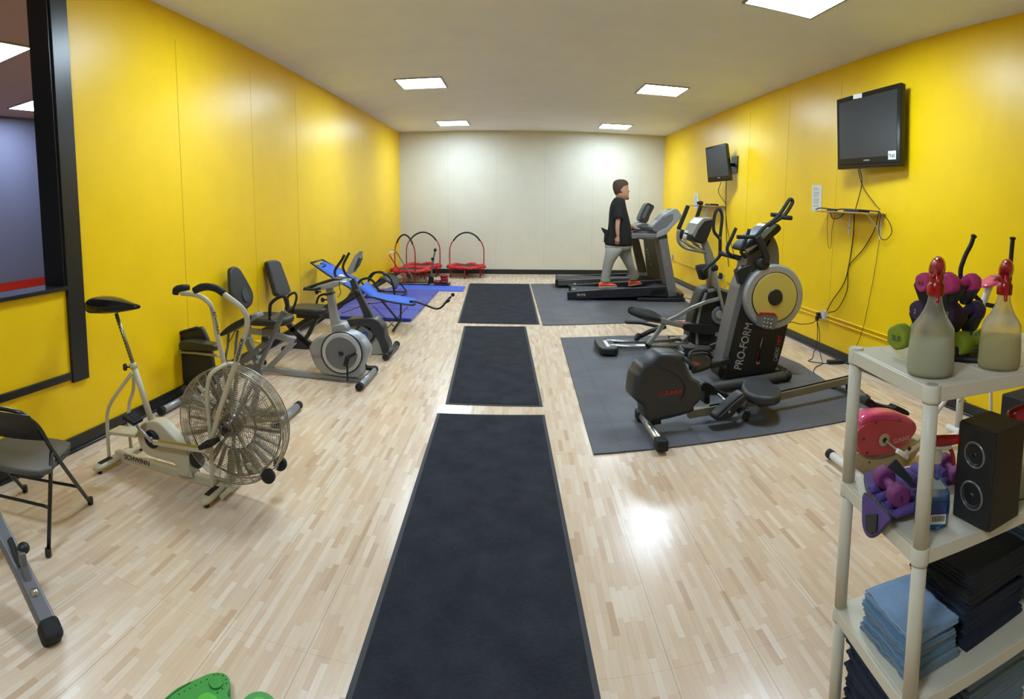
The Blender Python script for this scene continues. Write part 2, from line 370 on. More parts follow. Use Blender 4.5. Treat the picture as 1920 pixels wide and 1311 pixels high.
# corner order: front-left, front-right, back-right, back-left
a_, b_ = atz(820, 776), atz(1021, 779)
fl_, fr_ = atz(648, 1311), atz(1126, 1311)
q = [fl_ + (fl_ - a_) * .35, fr_ + (fr_ - b_) * .35, b_, a_]; c = sum(q, V()) / 4
t = thing('floor_mat', 'long black carpet mat running to the bottom edge, nearest of the three', 'floor mat', (c.x, c.y, 0), 'black carpet runner mats')
MB().prism([p + Z_ * .001 for p in q], Z_ * .006).build('rubber_border', BORD, t, .002)
MB().prism([p + Z_ * .006 for p in inset(q, .024)], Z_ * .006).build('carpet', CARP, t, .003)
door_mat([(835, 758), (1018, 763), (986, 613), (870, 612)], 'black carpet mat in the middle of the row of three down the room')
door_mat([(858, 606), (1012, 609), (993, 533), (880, 532)], 'black carpet mat farthest down the room, beside the grey treadmill mat')
def foam_mat():
    m = mat('grey_foam', '4d4e54', .62, scale=3); nt, N, L = nodes(m); b = N['Principled BSDF']
    tc = N.new('ShaderNodeTexCoord'); sep = N.new('ShaderNodeSeparateXYZ'); L.new(tc.outputs['Object'], sep.inputs[0])
    def M_(op, a, c=None, d=None):
        n = N.new('ShaderNodeMath'); n.operation = op
        for i, q_ in enumerate((a, c, d)):
            if q_ is None: continue
            if isinstance(q_, (int, float)): n.inputs[i].default_value = q_
            else: L.new(q_, n.inputs[i])
        return n.outputs[0]
    x, y = sep.outputs[0], sep.outputs[1]
    def saw(u, v):  # jigsaw joint along v at every .61 of u
        z = M_('MULTIPLY', M_('SIGN', M_('SINE', M_('MULTIPLY', v, 100))), .009)
        f = M_('FRACT', M_('DIVIDE', M_('ADD', u, z), .61)); return M_('LESS_THAN', M_('MINIMUM', f, M_('SUBTRACT', 1, f)), .0045)
    s_ = M_('MAXIMUM', saw(x, y), saw(y, x))
    vo = N.new('ShaderNodeTexVoronoi'); vo.inputs['Scale'].default_value = 38; vo.feature = 'DISTANCE_TO_EDGE'; vo.inputs['Randomness'].default_value = .15; L.new(tc.outputs['Object'], vo.inputs['Vector'])
    bp = N.new('ShaderNodeBump'); bp.inputs['Strength'].default_value = .7; bp.inputs['Distance'].default_value = .003
    L.new(M_('MINIMUM', vo.outputs['Distance'], .12), bp.inputs['Height']); L.new(bp.outputs[0], b.inputs['Normal'])
    nz = N.new('ShaderNodeTexNoise'); nz.inputs['Scale'].default_value = 2.5; nz.inputs['Detail'].default_value = 7; L.new(tc.outputs['Object'], nz.inputs[0])
    cr = N.new('ShaderNodeValToRGB'); L.new(nz.outputs[0], cr.inputs[0]); e = cr.color_ramp.elements
    e[0].position = .3; e[0].color = lin('494a50'); e[1].position = .8; e[1].color = lin('5c5d64')
    mx = N.new('ShaderNodeMix'); mx.data_type = 'RGBA'; L.new(s_, mx.inputs['Factor']); L.new(cr.outputs[0], mx.inputs['A']); mx.inputs['B'].default_value = lin('303136')
    L.new(mx.outputs['Result'], b.inputs['Base Color']); return m
FOAM = foam_mat()
gm = MB().prism([shift(atz(1113, 854), z=.001), shift(atz(1180, 848.5), z=.001), shift(atz(1350, 829), z=.001), shift(atz(1598, 789), z=.001), shift(atz(1660, 778), z=.001), V((3.42, 4.9, .001)), shift(atz(1550, 716), z=.001), shift(atz(1500, 684), z=.001), shift(atz(1462, 668), z=.001), shift(atz(1405, 628), z=.001), shift(atz(1160, 631), z=.001), shift(atz(1051, 635), z=.001)], Z_ * .012)
tag(gm.build('foam_mat', FOAM, None, .003), 'grey interlocking foam mat under the ellipticals and the rower, nearer one', 'foam mat', 'grey foam mats')
gm = MB().prism([shift(atz(1018, 611), z=.001), shift(atz(1160, 607), z=.001), shift(atz(1325, 597), z=.001), V((3.15, 9.6, .001)), V((3.25, 11.0, .001)), V((3.1, 12.4, .001)), shift(atz(995, 533), z=.001)], Z_ * .012)
tag(gm.build('foam_mat', FOAM, None, .003), 'grey foam mat lying under the two treadmills near the back wall', 'foam mat', 'grey foam mats')
BLU = mat('blue_vinyl', '2340b0', .3, bump=.2, scale=12); BLUS = mat('blue_foam', '3a5ccc', .6)
t = thing('folding_mat', 'thick blue folding exercise mat on the floor by the left wall', 'exercise mat', (-2.2, 9.6, 0))
bm_ = MB(); ys = [8.15, 8.9, 9.65, 10.4, 11.1]
for i in range(4): bm_.box((-2.25, (ys[i] + ys[i + 1]) / 2, .03), 1.36, ys[i + 1] - ys[i] - .012, .05)
bm_.build('panel', BLU, t, .012, 3)
for y in ys[1:-1]: MB().box((-2.25, y, .02), 1.35, .03, .03).build('hinge_seam', mat('dark_blue_vinyl', '1d2a7c', .4), t)
tag(MB().prism([V((-2.7, 11.2, .001)), shift(atz(868, 547), z=.001), shift(atz(873, 538), z=.001), V((-2.65, 12.1, .001))], Z_ * .012).build('yoga_mat', BLUS, None, .003), 'thin flat blue mat on the floor in front of the trampolines', 'exercise mat')
# ================================================================== LEFT SIDE MACHINES
def plane(y0):
    P = lambda px, py, l=0.: aty(px, py, y0 + l)          # traced on the plane y0 + l
    C = lambda px, py, l=0.: aty(px, py, y0) + V((0, l, 0))  # traced on the centre plane, then moved sideways
    return P, C
def Ps(f, pts, l=0.): return [f(x, y, l) for x, y in pts]
# ---------------------------------------------------------------- folding chair
r0 = atz(92, 1043); r1 = atz(170, 946); fd = (r1 - r0).normalized(); sd = V((-fd.y, fd.x, 0)); fl_len = (r1 - r0).length
def CH(s, l, z): return r0 + fd * s + sd * l + Z_ * z
t = thing('folding_chair', 'black metal folding chair at the left edge, with grey padded seat', 'chair', tuple(CH(.25, .22, 0)))
BM = mat('black_chair_paint', '1d1c1c', .3); SEATM = mat('grey_vinyl_seat', '4c4844', .4, bump=.1, scale=300)
W_ = .46; top = .79
fs = lambda z: fl_len * (1 - z / .53) + .107 * z / .53 if z < .53 else .107 - (z - .53) * .73
for l in (0, W_):
    MB().tube([CH(-.005, l, .01), CH(.1, l, .52)], .0115, 8).build('rear_leg', BM, t)
    MB().lathe([(.013, 0), (.018, .004), (.0165, .045)], CH(-.006, l, 0), Z_, 12).build('leg_cap', BM, t)
    MB().lathe([(.013, 0), (.018, .004), (.0165, .045)], CH(fl_len, l, 0), Z_, 12).build('leg_cap', BM, t)
MB().tube([CH(fl_len, 0, .01), CH(fs(.3), 0, .3), CH(fs(.53), 0, .53), CH(fs(.68), 0, .68), CH(fs(.75), .03, .75), CH(fs(.78), .1, top), CH(fs(.78), W_ - .1, top), CH(fs(.75), W_ - .03, .75), CH(fs(.68), W_, .68), CH(fs(.53), W_, .53), CH(fs(.3), W_, .3), CH(fl_len, W_, .01)], .012, 8, 4).build('front_frame', BM, t)
MB().tube([CH(.045, 0, .22), CH(.05, .04, .24), CH(.05, W_ - .04, .24), CH(.045, W_, .22)], .009, 8, 3).build('rear_stretcher', BM, t)
MB().tube([CH(fs(.17), 0, .17), CH(fs(.19), .04, .19), CH(fs(.19), W_ - .04, .19), CH(fs(.17), W_, .17)], .009, 8, 3).build('front_stretcher', BM, t)
b = MB()
rows = []
for z in (.6, .66, .72, .76, .78): rows.append([CH(fs(z) - .004 + .028 * math.sin(math.pi * k / 8) * -1, .012 + (W_ - .024) * k / 8, z + (.01 * math.sin(math.pi * k / 8) if z > .75 else 0)) for k in range(9)])
for i in range(4):
    for k in range(8): b.prism([rows[i][k], rows[i][k + 1], rows[i + 1][k + 1], rows[i + 1][k]], fd * -.006)
b.build('backrest', BM, t)
sp = [CH(.0, .02, .42), CH(.0, W_ - .02, .42), CH(.2, W_ - .008, .42), CH(.34, W_ - .015, .42), CH(.41, W_ - .07, .42), CH(.41, .07, .42), CH(.34, .015, .42), CH(.2, .008, .42)]
MB().pad(sp, Z_ * .035, .012).build('seat', SEATM, t)
MB().tube(sp, .008, 8, 1, True).build('seat_frame', BM, t)
# ---------------------------------------------------------------- foot of a bench at the left edge
a_ = atz(92, 1176, .055); t = thing('exercise_bench', 'grey steel leg of a machine with a black rubber foot cap, lower left corner', 'exercise machine', (a_.x, a_.y, 0))
b_ = atz(40, 1068, .15); c_ = atz(-4, 985, .26); d_ = c_ + (c_ - b_) * .3
sdv = (b_ - a_).cross(Z_).normalized()
MB().bar([a_, b_, c_, d_], sdv, .075, .055).build('leg_tube', SILD, t, .012, 3)
e1 = a_ + (a_ - b_).normalized() * .05; e0 = a_ + (b_ - a_).normalized() * .03
cp = MB(); cp.bar([e0, e1 + V((0, 0, -.02))], sdv, .092, .085); cp.build('foot_cap', RUB, t, .024, 4)
pb = a_ + (b_ - a_) * .5; nb = sdv.cross(b_ - a_).normalized(); nb = nb if nb.z > 0 else -nb; MB().lathe([(.021, -.005), (.021, .004), (.013, .007), (.011, .012), (.002, .014)], pb + nb * .03, nb, 16).build('bolt', STL, t)
MB().bar([atz(57, 1110, .1), atz(45, 1060, .2), atz(40, 1035, .27)], sdv, .03, .035).build('brace', SILD, t, .006)
MB().ball(atz(44, 1028, .27), .03, .03, .026).build('knob', BLK, t)
MB().bar([atz(18, 1010, .27), atz(38, 1062, .18)], sdv, .02, .05).build('slot_plate', BLK, t, .004)
MB().bar([d_, d_ + V((-.04, -.04, -d_.z + .01))], sdv, .06, .05).build('rear_leg', SILD, t, .008)
# ---------------------------------------------------------------- air resistance bike
Y0 = 2.88; P, C = plane(Y0)
t = thing('air_bike', 'cream air resistance exercise bike with a large wire caged fan wheel', 'exercise bike', (-2.2, Y0, 0))
# saddle
sad = []
for px, w_, up, dn in ((170, .1, 565, 582), (172.5, .165, 560, 586), (178, .205, 557, 588.5), (188, .225, 555.5, 589), (205, .225, 556, 589), (222, .175, 559.5, 587.5), (236, .11, 564, 585), (250, .065, 569, 582), (259, .045, 571, 580), (262, .02, 573, 578)):
    a, d = C(px, up), C(px, dn); m_ = (a + d) / 2; h = (a.z - d.z) / 2
    sad.append([m_ + V((0, w_ / 2 * (abs(math.cos(q)) ** .8) * (1 if math.cos(q) > 0 else -1), h * math.sin(q) * (1 if math.sin(q) > 0 else .9))) for q in [2 * math.pi * k / 18 for k in range(18)]])
MB().loft(sad).build('saddle', BLKG, t)
sp_ = MB(); sp_.tube(Ps(C, [(218, 588), (251, 686)]), .0135, 10); sp = sp_.build('seat_post', mat('worn_steel', '8b8468', .3, .8), t)
hl = MB()
for k in range(14):
    p = C(219.5 + 29 * k / 14, 596 + 84 * k / 14, -.0125); hl.cyl(p, -Y_, .0045, .003, 8)
hl.build('adjustment_hole', BLK, sp)
MB().tube(Ps(C, [(250.5, 685), (285, 792)]), .021, 12).build('seat_tube', CRM, t)
MB().lathe([(.026, -.02), (.026, .02)], C(250, 686), C(285, 792) - C(250, 686), 12).build('post_collar', CRM, t)
MB().lathe([(.006, 0), (.006, .03), (.024, .034), (.026, .05), (.018, .06)], C(247, 688), V((-.75, -.6, 0)), 14).build('knob', BLK, t)
MB().tube([C(247, 700), C(225, 742, -.07), C(214, 768, -.07), C(213.5, 800, -.07), C(217, 856, -.07)], .013, 10, 5).build('rear_stay', CRM, t)
MB().tube([C(251, 703), C(238, 738, .07), C(230.5, 763, .07), C(230, 795, .07), C(234, 846, .07)], .013, 10, 5).build('rear_stay', CRM, t)
MB().bar([C(213, 806), C(266, 812)], Y_, .14, .022).build('battery_plate', CRM, t, .004)
fr = MB(); fr.bar(Ps(C, [(219, 851), (330, 884), (438, 913)]), Y_, .05, .06); fr = fr.build('main_beam', CRM, t, .008)
def footbar(x, ya, yb, z=.045, m=CRM, w_=.07, h=.05, par=None, cap=RUB, strip=True):
    n_ = []
    b = MB()
    for y, s_ in ((ya, .5), (ya + .02, .85), (ya + .05, 1), (yb - .05, 1), (yb - .02, .85), (yb, .5)):
        b_ = [V((x + w_ / 2 * s_ * math.cos(q), y, z + h / 2 * s_ * math.sin(q))) for q in [2 * math.pi * k / 14 for k in range(14)]]; n_.append(b_)
    b.loft(n_); f = b.build('foot_bar', m, par)
    if strip:
        MB().box((x, ya + .11, z + h / 2 + .0015), .035, .12, .004).build('grip_strip', RUB, f, .001)
        [MB().cyl((x, y, 0), Z_, .014, .03, 10).build('rubber_foot', RUB, f) for y in (ya + .05, yb - .05)]
    return f
footbar(-2.58, 2.615, 3.17, par=t); footbar(-1.735, 2.63, 3.17, par=t)
dirb = C(330, 880) - C(219, 848)
pt = P(233, 858, -.027); text('SCHWINN', shift(pt, z=-.008), dirb, Z_, .05, mat('dark_red_print', '4a2420', .5), fr, 'brand_lettering', bold=True, sx=.95)
# chain guard
gp = [(256, 815), (258, 805), (264, 797), (273, 792), (285, 790), (300, 795), (315, 810), (333, 829), (350, 848), (355, 868), (353, 892), (338, 893), (330, 872), (296, 861), (275, 853), (262, 838)]
MB().pad(Ps(P, gp, -.05), Y_ * .1, .012).build('chain_guard', CRM, t)
hub = P(284, 824, -.06) + V((0, .06, 0)); MB().disc(shift(hub, y=-.056), Y_, .062, .012).build('crank_ring', CHR, t)
MB().disc(shift(hub, y=-.065), Y_, .022, .02, 16).build('crank_hub', STL, t)
MB().bar([P(283, 826, -.085), P(262, 806, -.085), P(249, 785, -.085)], Y_, .014, .022).build('crank_arm', STL, t, .003)
MB().bar([P(285, 824, .085), P(318, 833, .085), P(392, 843, .085)], Y_, .014, .02).build('crank_arm', STL, t, .003)
def pedal(c, name='pedal', w_=.1, l_=.095, m=RUB, par=None, tilt=0.):
    b = MB(); X = V((math.cos(tilt), 0, math.sin(tilt))); Zq = V((-math.sin(tilt), 0, math.cos(tilt)))
    for k in range(-2, 3): b.box(V(c) + X * k * l_ * .22, l_ * .16, w_, .026, ax=(X, Y_, Zq))
    b.box(c, l_, .014, .03, ax=(X, Y_, Zq)); b.box(V(c) + Y_ * w_ * .42, l_, .012, .028, ax=(X, Y_, Zq)); b.box(V(c) - Y_ * w_ * .42, l_, .012, .028, ax=(X, Y_, Zq)); b.tube([V(c) - Y_ * w_ * .55, V(c) + Y_ * w_ * .55], .008, 8)
    return b.build(name, m, par, .003)
pedal(P(249, 785, -.15), par=t, tilt=-.3); pedal(P(392, 832, -.17), par=t, tilt=.4)
lv = MB(); lv.bar(Ps(P, [(287, 829), (340, 838), (388, 845)], -.1), Y_, .018, .032); lv.build('push_rod', CRM, t, .004)
MB().bar(Ps(P, [(296, 826), (380, 839)], -.112), Y_, .004, .012).build('rod_stripe', mat('yellowed_stripe', 'a58a1c', .5), t)
MB().tube(Ps(P, [(335, 813), (370, 810), (405, 800)], .05), .016, 10, 4).build('linkage_tube', CRM, t)
nl = Ps(P, [(419, 551), (437, 564), (455, 580), (463, 597), (462, 617), (452, 648), (443, 678), (426, 728), (410, 776), (398, 820), (387, 846)], -.11)
lever = MB().tube(nl, .0165, 12, 5).build('handle_lever', CRM, t)
MB().tube(Ps(P, [(364.5, 545), (378, 539), (392, 538), (407, 542), (420, 551)], -.11), [.021, .024, .022, .022, .021], 14, 4).build('grip', RUB, lever)
text('SCHWINN', P(451, 634, -.132), P(437, 694, -.13) - P(451, 640, -.13), X_, .03, BLK, lever, 'brand_lettering', bold=True)
fa = Ps(P, [(340, 550), (362, 552), (380, 558), (394, 571), (400, 590), (408, 632), (418, 672), (423, 700)], .11) + [C(418, 760, .11), C(400, 815, .11), C(392, 838, .11)]
lever = MB().tube(fa, .0165, 12, 5).build('handle_lever', CRM, t)
MB().tube([P(329, 552, .11), P(331, 544, .11), P(341, 540, .11), P(354, 539, .15)], [.021, .026, .023, .019], 14, 4).build('grip', RUB, lever)
text('SCHWINN', P(399, 585, .09), P(412, 650, .09) - P(399, 585, .09), X_, .03, BLK, lever, 'brand_lettering', bold=True)
wc = P(436.5, 795); WR = (P(436.5, 690).z - P(436.5, 900).z) / 2 * 1.0
wh = MB()
nr = 25
for side in (-1, 1):
    for i in range(nr):
        r = WR * (.17 + .83 * i / (nr - 1)); l = side * (.045 + .03 * math.sin(math.pi * min(1, (1 - i / (nr - 1)) * 1.6) / 2)) if i < nr - 1 else side * .045
        wh.torus(shift(wc, y=l), Y_, r, .0017, 60, 4)
for l in (-.03, -.015, 0, .015, .03): wh.torus(shift(wc, y=l), Y_, WR, .0017, 60, 4)
CAGE = mat('cage_wire', 'a39c8b', .3, .7)
cage = wh.build('cage', CAGE, t)
sp_ = MB()
for side in (-1, 1):
    for k in range(28):
        a = 2 * math.pi * k / 28; d = V((math.cos(a), 0, math.sin(a)))
        sp_.tube([wc + d * WR * .15 + Y_ * side * .078, wc + d * WR * .55 + Y_ * side * .072, wc + d * WR * .93 + Y_ * side * .055, wc + d * WR * 1.0 + Y_ * side * .04], .0021, 5)
sp_.build('cage_ribs', CAGE, t)
MB().torus(shift(wc, y=-.047), Y_, WR, .004, 60, 6).torus(shift(wc, y=.047), Y_, WR, .004, 60, 6).build('rim_wire', CAGE, t)
fan = MB()
for k in range(26):
    a = 2 * math.pi * k / 26; d = V((math.cos(a), 0, math.sin(a))); q = V((-math.sin(a), 0, math.cos(a)))
    fan.box(wc + d * WR * .67, WR * .46, .05, .002, ax=(d, (Y_ * .9 + q * .12).normalized(), q))
fan.torus(wc, Y_, WR * .44, .006, 40, 6).torus(wc, Y_, WR * .9, .005, 40, 6)
for k in range(6):
    a = math.pi * k / 3; d = V((math.cos(a), 0, math.sin(a))); fan.bar([wc, wc + d * WR * .9], Y_, .02, .012)
fan.build('fan_blades', mat('fan_metal', '857d6c', .45, .5), t)
MB().disc(shift(wc, y=-.085), Y_, .05, .02, 24).disc(shift(wc, y=.085), Y_, .05, .02, 24).disc(wc, Y_, .07, .13, 24).build('hub', mat('hub_metal', '7b7464', .3, .7), t)
hb = MB(); hb.disc(shift(wc, y=-.1), Y_, .02, .014, 14)
for a in (0, 2.1, 4.2): hb.disc(shift(wc, x=.034 * math.cos(a), y=-.098, z=.034 * math.sin(a)), Y_, .007, .01, 10)
hb.build('hub_bolts', BLK, t)
MB().tube([C(424, 683, -.0), C(412, 692, -.09), C(405, 712, -.095), C(404, 745, -.095), C(409, 800, -.095), C(414, 925, -.095)], .014, 12, 4).build('fork_leg', CRM, t)
MB().tube([C(424, 683, 0), C(432, 692, .09), C(430, 712, .095), C(427, 745, .095), C(425, 800, .095), C(424, 925, .095)], .014, 12, 4).build('fork_leg', CRM, t)
MB().tube([C(434, 915, -.12), C(434, 915, .12)], .016, 10).build('fork_crosspiece', CRM, t)
MB().pad(Ps(P, [(335, 858), (353, 855), (357, 880), (362, 897), (334, 892)], -.045), Y_ * .09, .006).build('bracket', CRM, t)
MB().disc(P(369, 862, -.02), Y_, .055, .05, 20).build('tension_pulley', BLK, t)
ax_ = P(492, 888, 0)
MB().bar([C(452, 868), C(490, 884)], Y_, .03, .025).build('wheel_bracket', CRM, t, .004)
MB().tube([shift(P(503, 893, -.06), y=0), V((P(503, 893, -.06).x, Y0 + .13, P(503, 893, -.06).z))], .007, 8).build('axle', STL, t)
cw = P(503, 893, -.06)
for l in (0, .17):
    wv = V((cw.x, cw.y + l, cw.z)); o = MB().lathe([(.012, -.014), (.04, -.016), (.043, -.01), (.043, .01), (.04, .016), (.012, .014)], wv, Y_, 22).build('transport_wheel', RUB, t)
# ---------------------------------------------------------------- incline bench / home trainer behind the air bike
Y0 = 4.05; P, C = plane(Y0)
t = thing('home_trainer', 'grey steel home trainer with tilted black pad and looped handles, behind the air bike', 'exercise machine', (-2.3, Y0, 0))
MB().bar([V((-2.86, Y0, .06)), V((-1.84, Y0, .06))], Y_, .06, .06).build('base_beam', SILD, t, .006)
for x, ya, yb in ((-2.86, 3.74, 4.36), (-1.83, 3.85, 4.36)):
    f = MB().tube([V((x, ya + .02, .045)), V((x, yb - .02, .045))], .031, 14).build('foot_tube', SIL, t)
    for y, s_ in ((ya, 1), (yb, -1)): MB().lathe([(.036, 0), (.036, .045), (.033, .05)], (x, y, .045), Y_ * s_, 14).build('foot_cap', RUB, f)
MB().bar(Ps(P, [(444, 778), (478, 705), (533, 583)]), Y_, .045, .035).build('diagonal_strut', SILD, t, .005)
lp = MB().tube(Ps(P, [(506, 600), (506, 580), (509, 568), (524, 557), (535, 557), (539, 566), (537, 582), (530, 592)]), .014, 12, 4).build('looped_handle', RUB, t)
MB().bar(Ps(P, [(509, 597), (538, 583)]), Y_, .03, .028).build('handle_bracket', SIL, t, .004)
MB().bar(Ps(P, [(446, 688), (504, 638)], -.03), Y_, .03, .05).build('pivot_arm', SILD, t, .005)
for px, py in ((449, 683), (488, 656), (482, 679), (461, 683)): MB().disc(P(px, py, -.05), Y_, .014, .012, 12).build('bolt', STL, t)
MB().box(P(497, 635, -.05), .05, .05, .045).build('lock_knob', BLK, t, .012)
MB().tube(Ps(P, [(464, 637), (470, 631), (476, 637)], -.04), .006, 8, 3).build('pin_rod', STL, t)
MB().tube(Ps(P, [(474, 640), (490, 642)], -.06), .013, 12).build('yellow_grip', mat('yellow_plastic', 'd8b012', .4), t)
MB().bar(Ps(P, [(461, 634), (487, 690)]), Y_, .04, .05).build('upright', SILD, t, .005)
MB().bar(Ps(P, [(487, 690), (474, 782)]), Y_, .04, .05).build('lower_upright', SILD, t, .005)
pd = Ps(P, [(411, 629), (414, 623), (432, 608), (456, 596), (462, 594), (463, 601), (456, 609), (432, 623), (416, 631)], -.13)
MB().pad(pd, Y_ * .26, .015).build('tilted_pad', VIN, t)
MB().prism(Ps(P, [(465, 592), (481, 588), (483, 596), (466, 602)], -.05), Y_ * .12).build('end_block', SIL, t, .006)
MB().tube(Ps(P, [(429, 623), (427, 650), (420, 685)]), .012, 8).build('pad_post', SILD, t)
MB().tube(Ps(P, [(446, 620), (443, 640), (440, 690)]), .012, 8).build('pad_post', SILD, t)
MB().tube(Ps(P, [(424, 678), (426, 650), (434, 634), (444, 615)], -.0), .004, 6, 4).build('cable', BLK, t)
MB().bar(Ps(P, [(420, 680), (448, 688), (487, 690)]), Y_, .05, .05).build('cross_beam', SILD, t, .005)
# padded back panel and arm pad beside the wall
Yb = 4.3; P, C = plane(Yb)
t = thing('padded_rack', 'black padded panel with a narrow arm pad, against the yellow wall behind the air bike', 'exercise machine', (-2.8, Yb, 0))
pn = [P(337, 634), P(334, 627), P(343, 622), P(371, 614), P(377, 615), P(382, 622), P(394, 652), P(400, 690), P(404, 722), P(345, 722)]
MB().pad(pn, Y_ * .05, .012).build('back_panel', VIN, t)
fp = [P(337, 775), P(336, 715), P(332, 640), P(333, 629), P(340, 623), P(371, 614)]
MB().tube([p + Y_ * -.005 for p in fp], .014, 10, 3).build('frame_tube', BLK, t)
MB().tube([C(400, 690, .05), C(404, 722, .05), V((C(404, 722).x, Yb + .05, .01))], .014, 10).build('frame_tube', BLK, t)
MB().tube([V((P(337, 775).x, Yb, P(337, 775).z)), V((P(337, 775).x, Yb - .01, .012))], .014, 10).build('frame_leg', BLK, t)
MB().pad(Ps(P, [(334, 655), (334, 645), (340, 640), (362, 640), (385, 645), (401, 648), (403, 656), (398, 659), (337, 657)], -.12), Y_ * .12, .02).build('arm_pad', mat('olive_vinyl', '2c2b22', .35), t)
MB().tube(Ps(P, [(335, 660), (365, 662), (401, 666), (416, 669)], -.07), .012, 10).build('arm_tube', mat('beige_metal', '9a8f6a', .4), t)
# ---------------------------------------------------------------- recumbent bikes
def xpad(pts, c, nx, th, m, par, name, rnd=.02):
    n = V(nx).normalized(); q = [hit(px, py, c, n) for px, py in pts]
    return MB().pad([p - n * th for p in q], n * th, rnd).build(name, m, par)
def stab(x, ya, yb, par, m=SIL, r=.032):
    f = MB().tube([V((x, ya + .02, .045)), V((x, yb - .02, .045))], r, 16).build('foot_tube', m, par)
    for y, s_ in ((ya, 1), (yb, -1)): MB().lathe([(r * 1.05, 0), (r * 1.2, .005), (r * 1.2, .05), (r, .055)], (x, y, .0455), Y_ * s_, 16).build('foot_cap', RUB, f)
Y0 = 5.25; P, C = plane(Y0)
t = thing('recumbent_bike', 'silver recumbent exercise bike with round flywheel cover, by the left wall', 'exercise bike', (-2.1, Y0, 0))
MB().bar(Ps(P, [(440, 683), (470, 687), (560, 700), (683, 716)]), Y_, .06, .055).build('base_beam', SIL, t, .008)
stab(-1.46, 4.94, 5.56, t); stab(-2.72, 5.0, 5.5, t)
ho = [(579, 660), (580, 648), (593, 634), (612, 626), (636, 622), (655, 623), (673, 632), (685, 645), (692, 662), (684, 680), (678, 692), (673, 709), (612, 704), (597, 696), (588, 684)]
MB().pad(Ps(P, ho, -.085), Y_ * .17, .035).build('flywheel_cover', SIL, t)
hc = P(640.5, 662, -.09)
MB().disc(hc, Y_, .205, .02, 40).build('cover_ring', mat('pale_silver', 'b5b6ba', .35, .3), t)
MB().disc(shift(hc, y=-.006), Y_, .165, .02, 40).build('cover_disc', SILD, t)
MB().torus(shift(hc, y=-.003), Y_, .212, .006, 40).build('cover_groove', BLK, t)
MB().disc(shift(hc, y=-.02), Y_, .026, .02, 18).build('hub_cap', BLK, t)
MB().bar(Ps(P, [(668, 662), (649, 672)], -.15), Y_, .016, .026).build('crank_arm', BLK, t, .004)
MB().tube([P(668, 662, -.15), P(668, 662, -.02)], .012, 10).build('crank_axle', STL, t)
pq = pedal(P(650, 676, -.2), par=t, tilt=1.3, w_=.09)
MB().bar(Ps(P, [(654, 668), (649, 674), (651, 690), (651.5, 714)], -.2), Y_, .045, .006).build('pedal_strap', RUB, t)
pedal(P(690, 690, .2), par=t, w_=.09); MB().bar(Ps(P, [(668, 665), (688, 688)], .13), Y_, .016, .026).build('crank_arm', BLK, t, .004)
text('SUNNY', P(586, 671, -.092), X_, Z_, .05, mat('faded_red_print', '9b5a55', .5), t, 'brand_lettering')
MB().bar(Ps(P, [(634, 622), (626, 590), (618, 541)]), Y_, .07, [.11, .085, .065]).build('column', SIL, t, .012, 3)
MB().pad(Ps(P, [(620, 612), (645, 606), (653, 622), (649, 626), (622, 627)], -.06), Y_ * .12, .02).build('column_boot', SIL, t)
MB().bar(Ps(P, [(612, 552), (626, 549)]), Y_, .085, .02).build('column_band', BLK, t)
for px, py in ((594, 547), (605, 562)):
    MB().lathe([(.008, 0), (.008, .03), (.024, .035), (.026, .055), (.015, .062)], C(px + 8, py), V((-1, 0, -.1)), 14).build('adjustment_knob', BLK, t)
MB().prism(Ps(P, [(572, 545), (625, 527), (641, 527), (650, 529), (640, 534), (622, 541), (598, 545)], -.11), Y_ * .22).build('console', SIL, t, .012, 3)
MB().prism(Ps(P, [(567, 545), (569, 540), (598, 530), (625, 522), (636, 524), (600, 534), (582, 540), (582, 545)], -.1), Y_ * .2).build('console_face', BLK, t, .006)
MB().tube([P(600, 541, -.12), P(585, 543, -.2), P(570, 541, -.2)], .014, 10, 3).build('handlebar', RUB, t)
MB().tube([P(600, 541, .12), P(585, 543, .2), P(570, 541, .2)], .014, 10, 3).build('handlebar', RUB, t)
MB().bar(Ps(P, [(640, 530), (656, 524)]), Y_, .06, .02).build('console_arm', SIL, t)
MB().tube(Ps(P, [(636, 525), (637, 540), (639, 548), (634, 558)], -.12), .004, 6, 3).build('heart_rate_cord', BLK, t)
xpad([(434, 507), (437, 501), (441, 499), (447, 501), (453, 507), (466, 529), (475, 548), (476, 562), (472, 573), (463, 579), (453, 574), (441, 566), (436, 545)], (-2.78, Y0, .8), (1, 0, .22), .06, VIN, t, 'backrest')
bc_ = hit(461, 554, (-2.775, Y0, .8), (1, 0, .22)); MB().disc(bc_, (1, 0, .22), .075, .012, 24).build('lumbar_pad', DKG, t)
MB().bar([V((-2.84, Y0, .9)), V((-2.78, Y0, .55)), V((-2.74, Y0, .42))], Y_, .05, .04).build('backrest_post', SILD, t, .005)
MB().pad([V((-2.68, Y0 - .17, .55)), V((-2.5, Y0 - .21, .55)), V((-2.34, Y0 - .19, .55)), V((-2.27, Y0 - .08, .55)), V((-2.27, Y0 + .08, .55)), V((-2.34, Y0 + .19, .55)), V((-2.5, Y0 + .21, .55)), V((-2.68, Y0 + .17, .55))], Z_ * .08, .03).build('seat', VIN, t)
MB().bar([V((-2.78, Y0, .45)), V((-2.55, Y0, .44)), P(508, 626), P(554, 639)], Y_, .06, .06).build('seat_rail', SIL, t, .005)
MB().bar([V((-2.5, Y0, .5)), V((-2.5, Y0, .42))], Y_, .16, .14).build('seat_carriage', SILD, t)
MB().box(P(554, 639.2) + V((.001, 0, 0)), .004, .045, .045).build('rail_end_plug', BLK, t)
MB().bar(Ps(P, [(552, 641), (504, 690)]), Y_, .055, .055).build('front_support', SIL, t, .006)
MB().bar(Ps(P, [(462, 622), (486, 690)]), Y_, .055, .055).build('rear_support', SIL, t, .006)
Y0 = 6.33; P, C = plane(Y0)
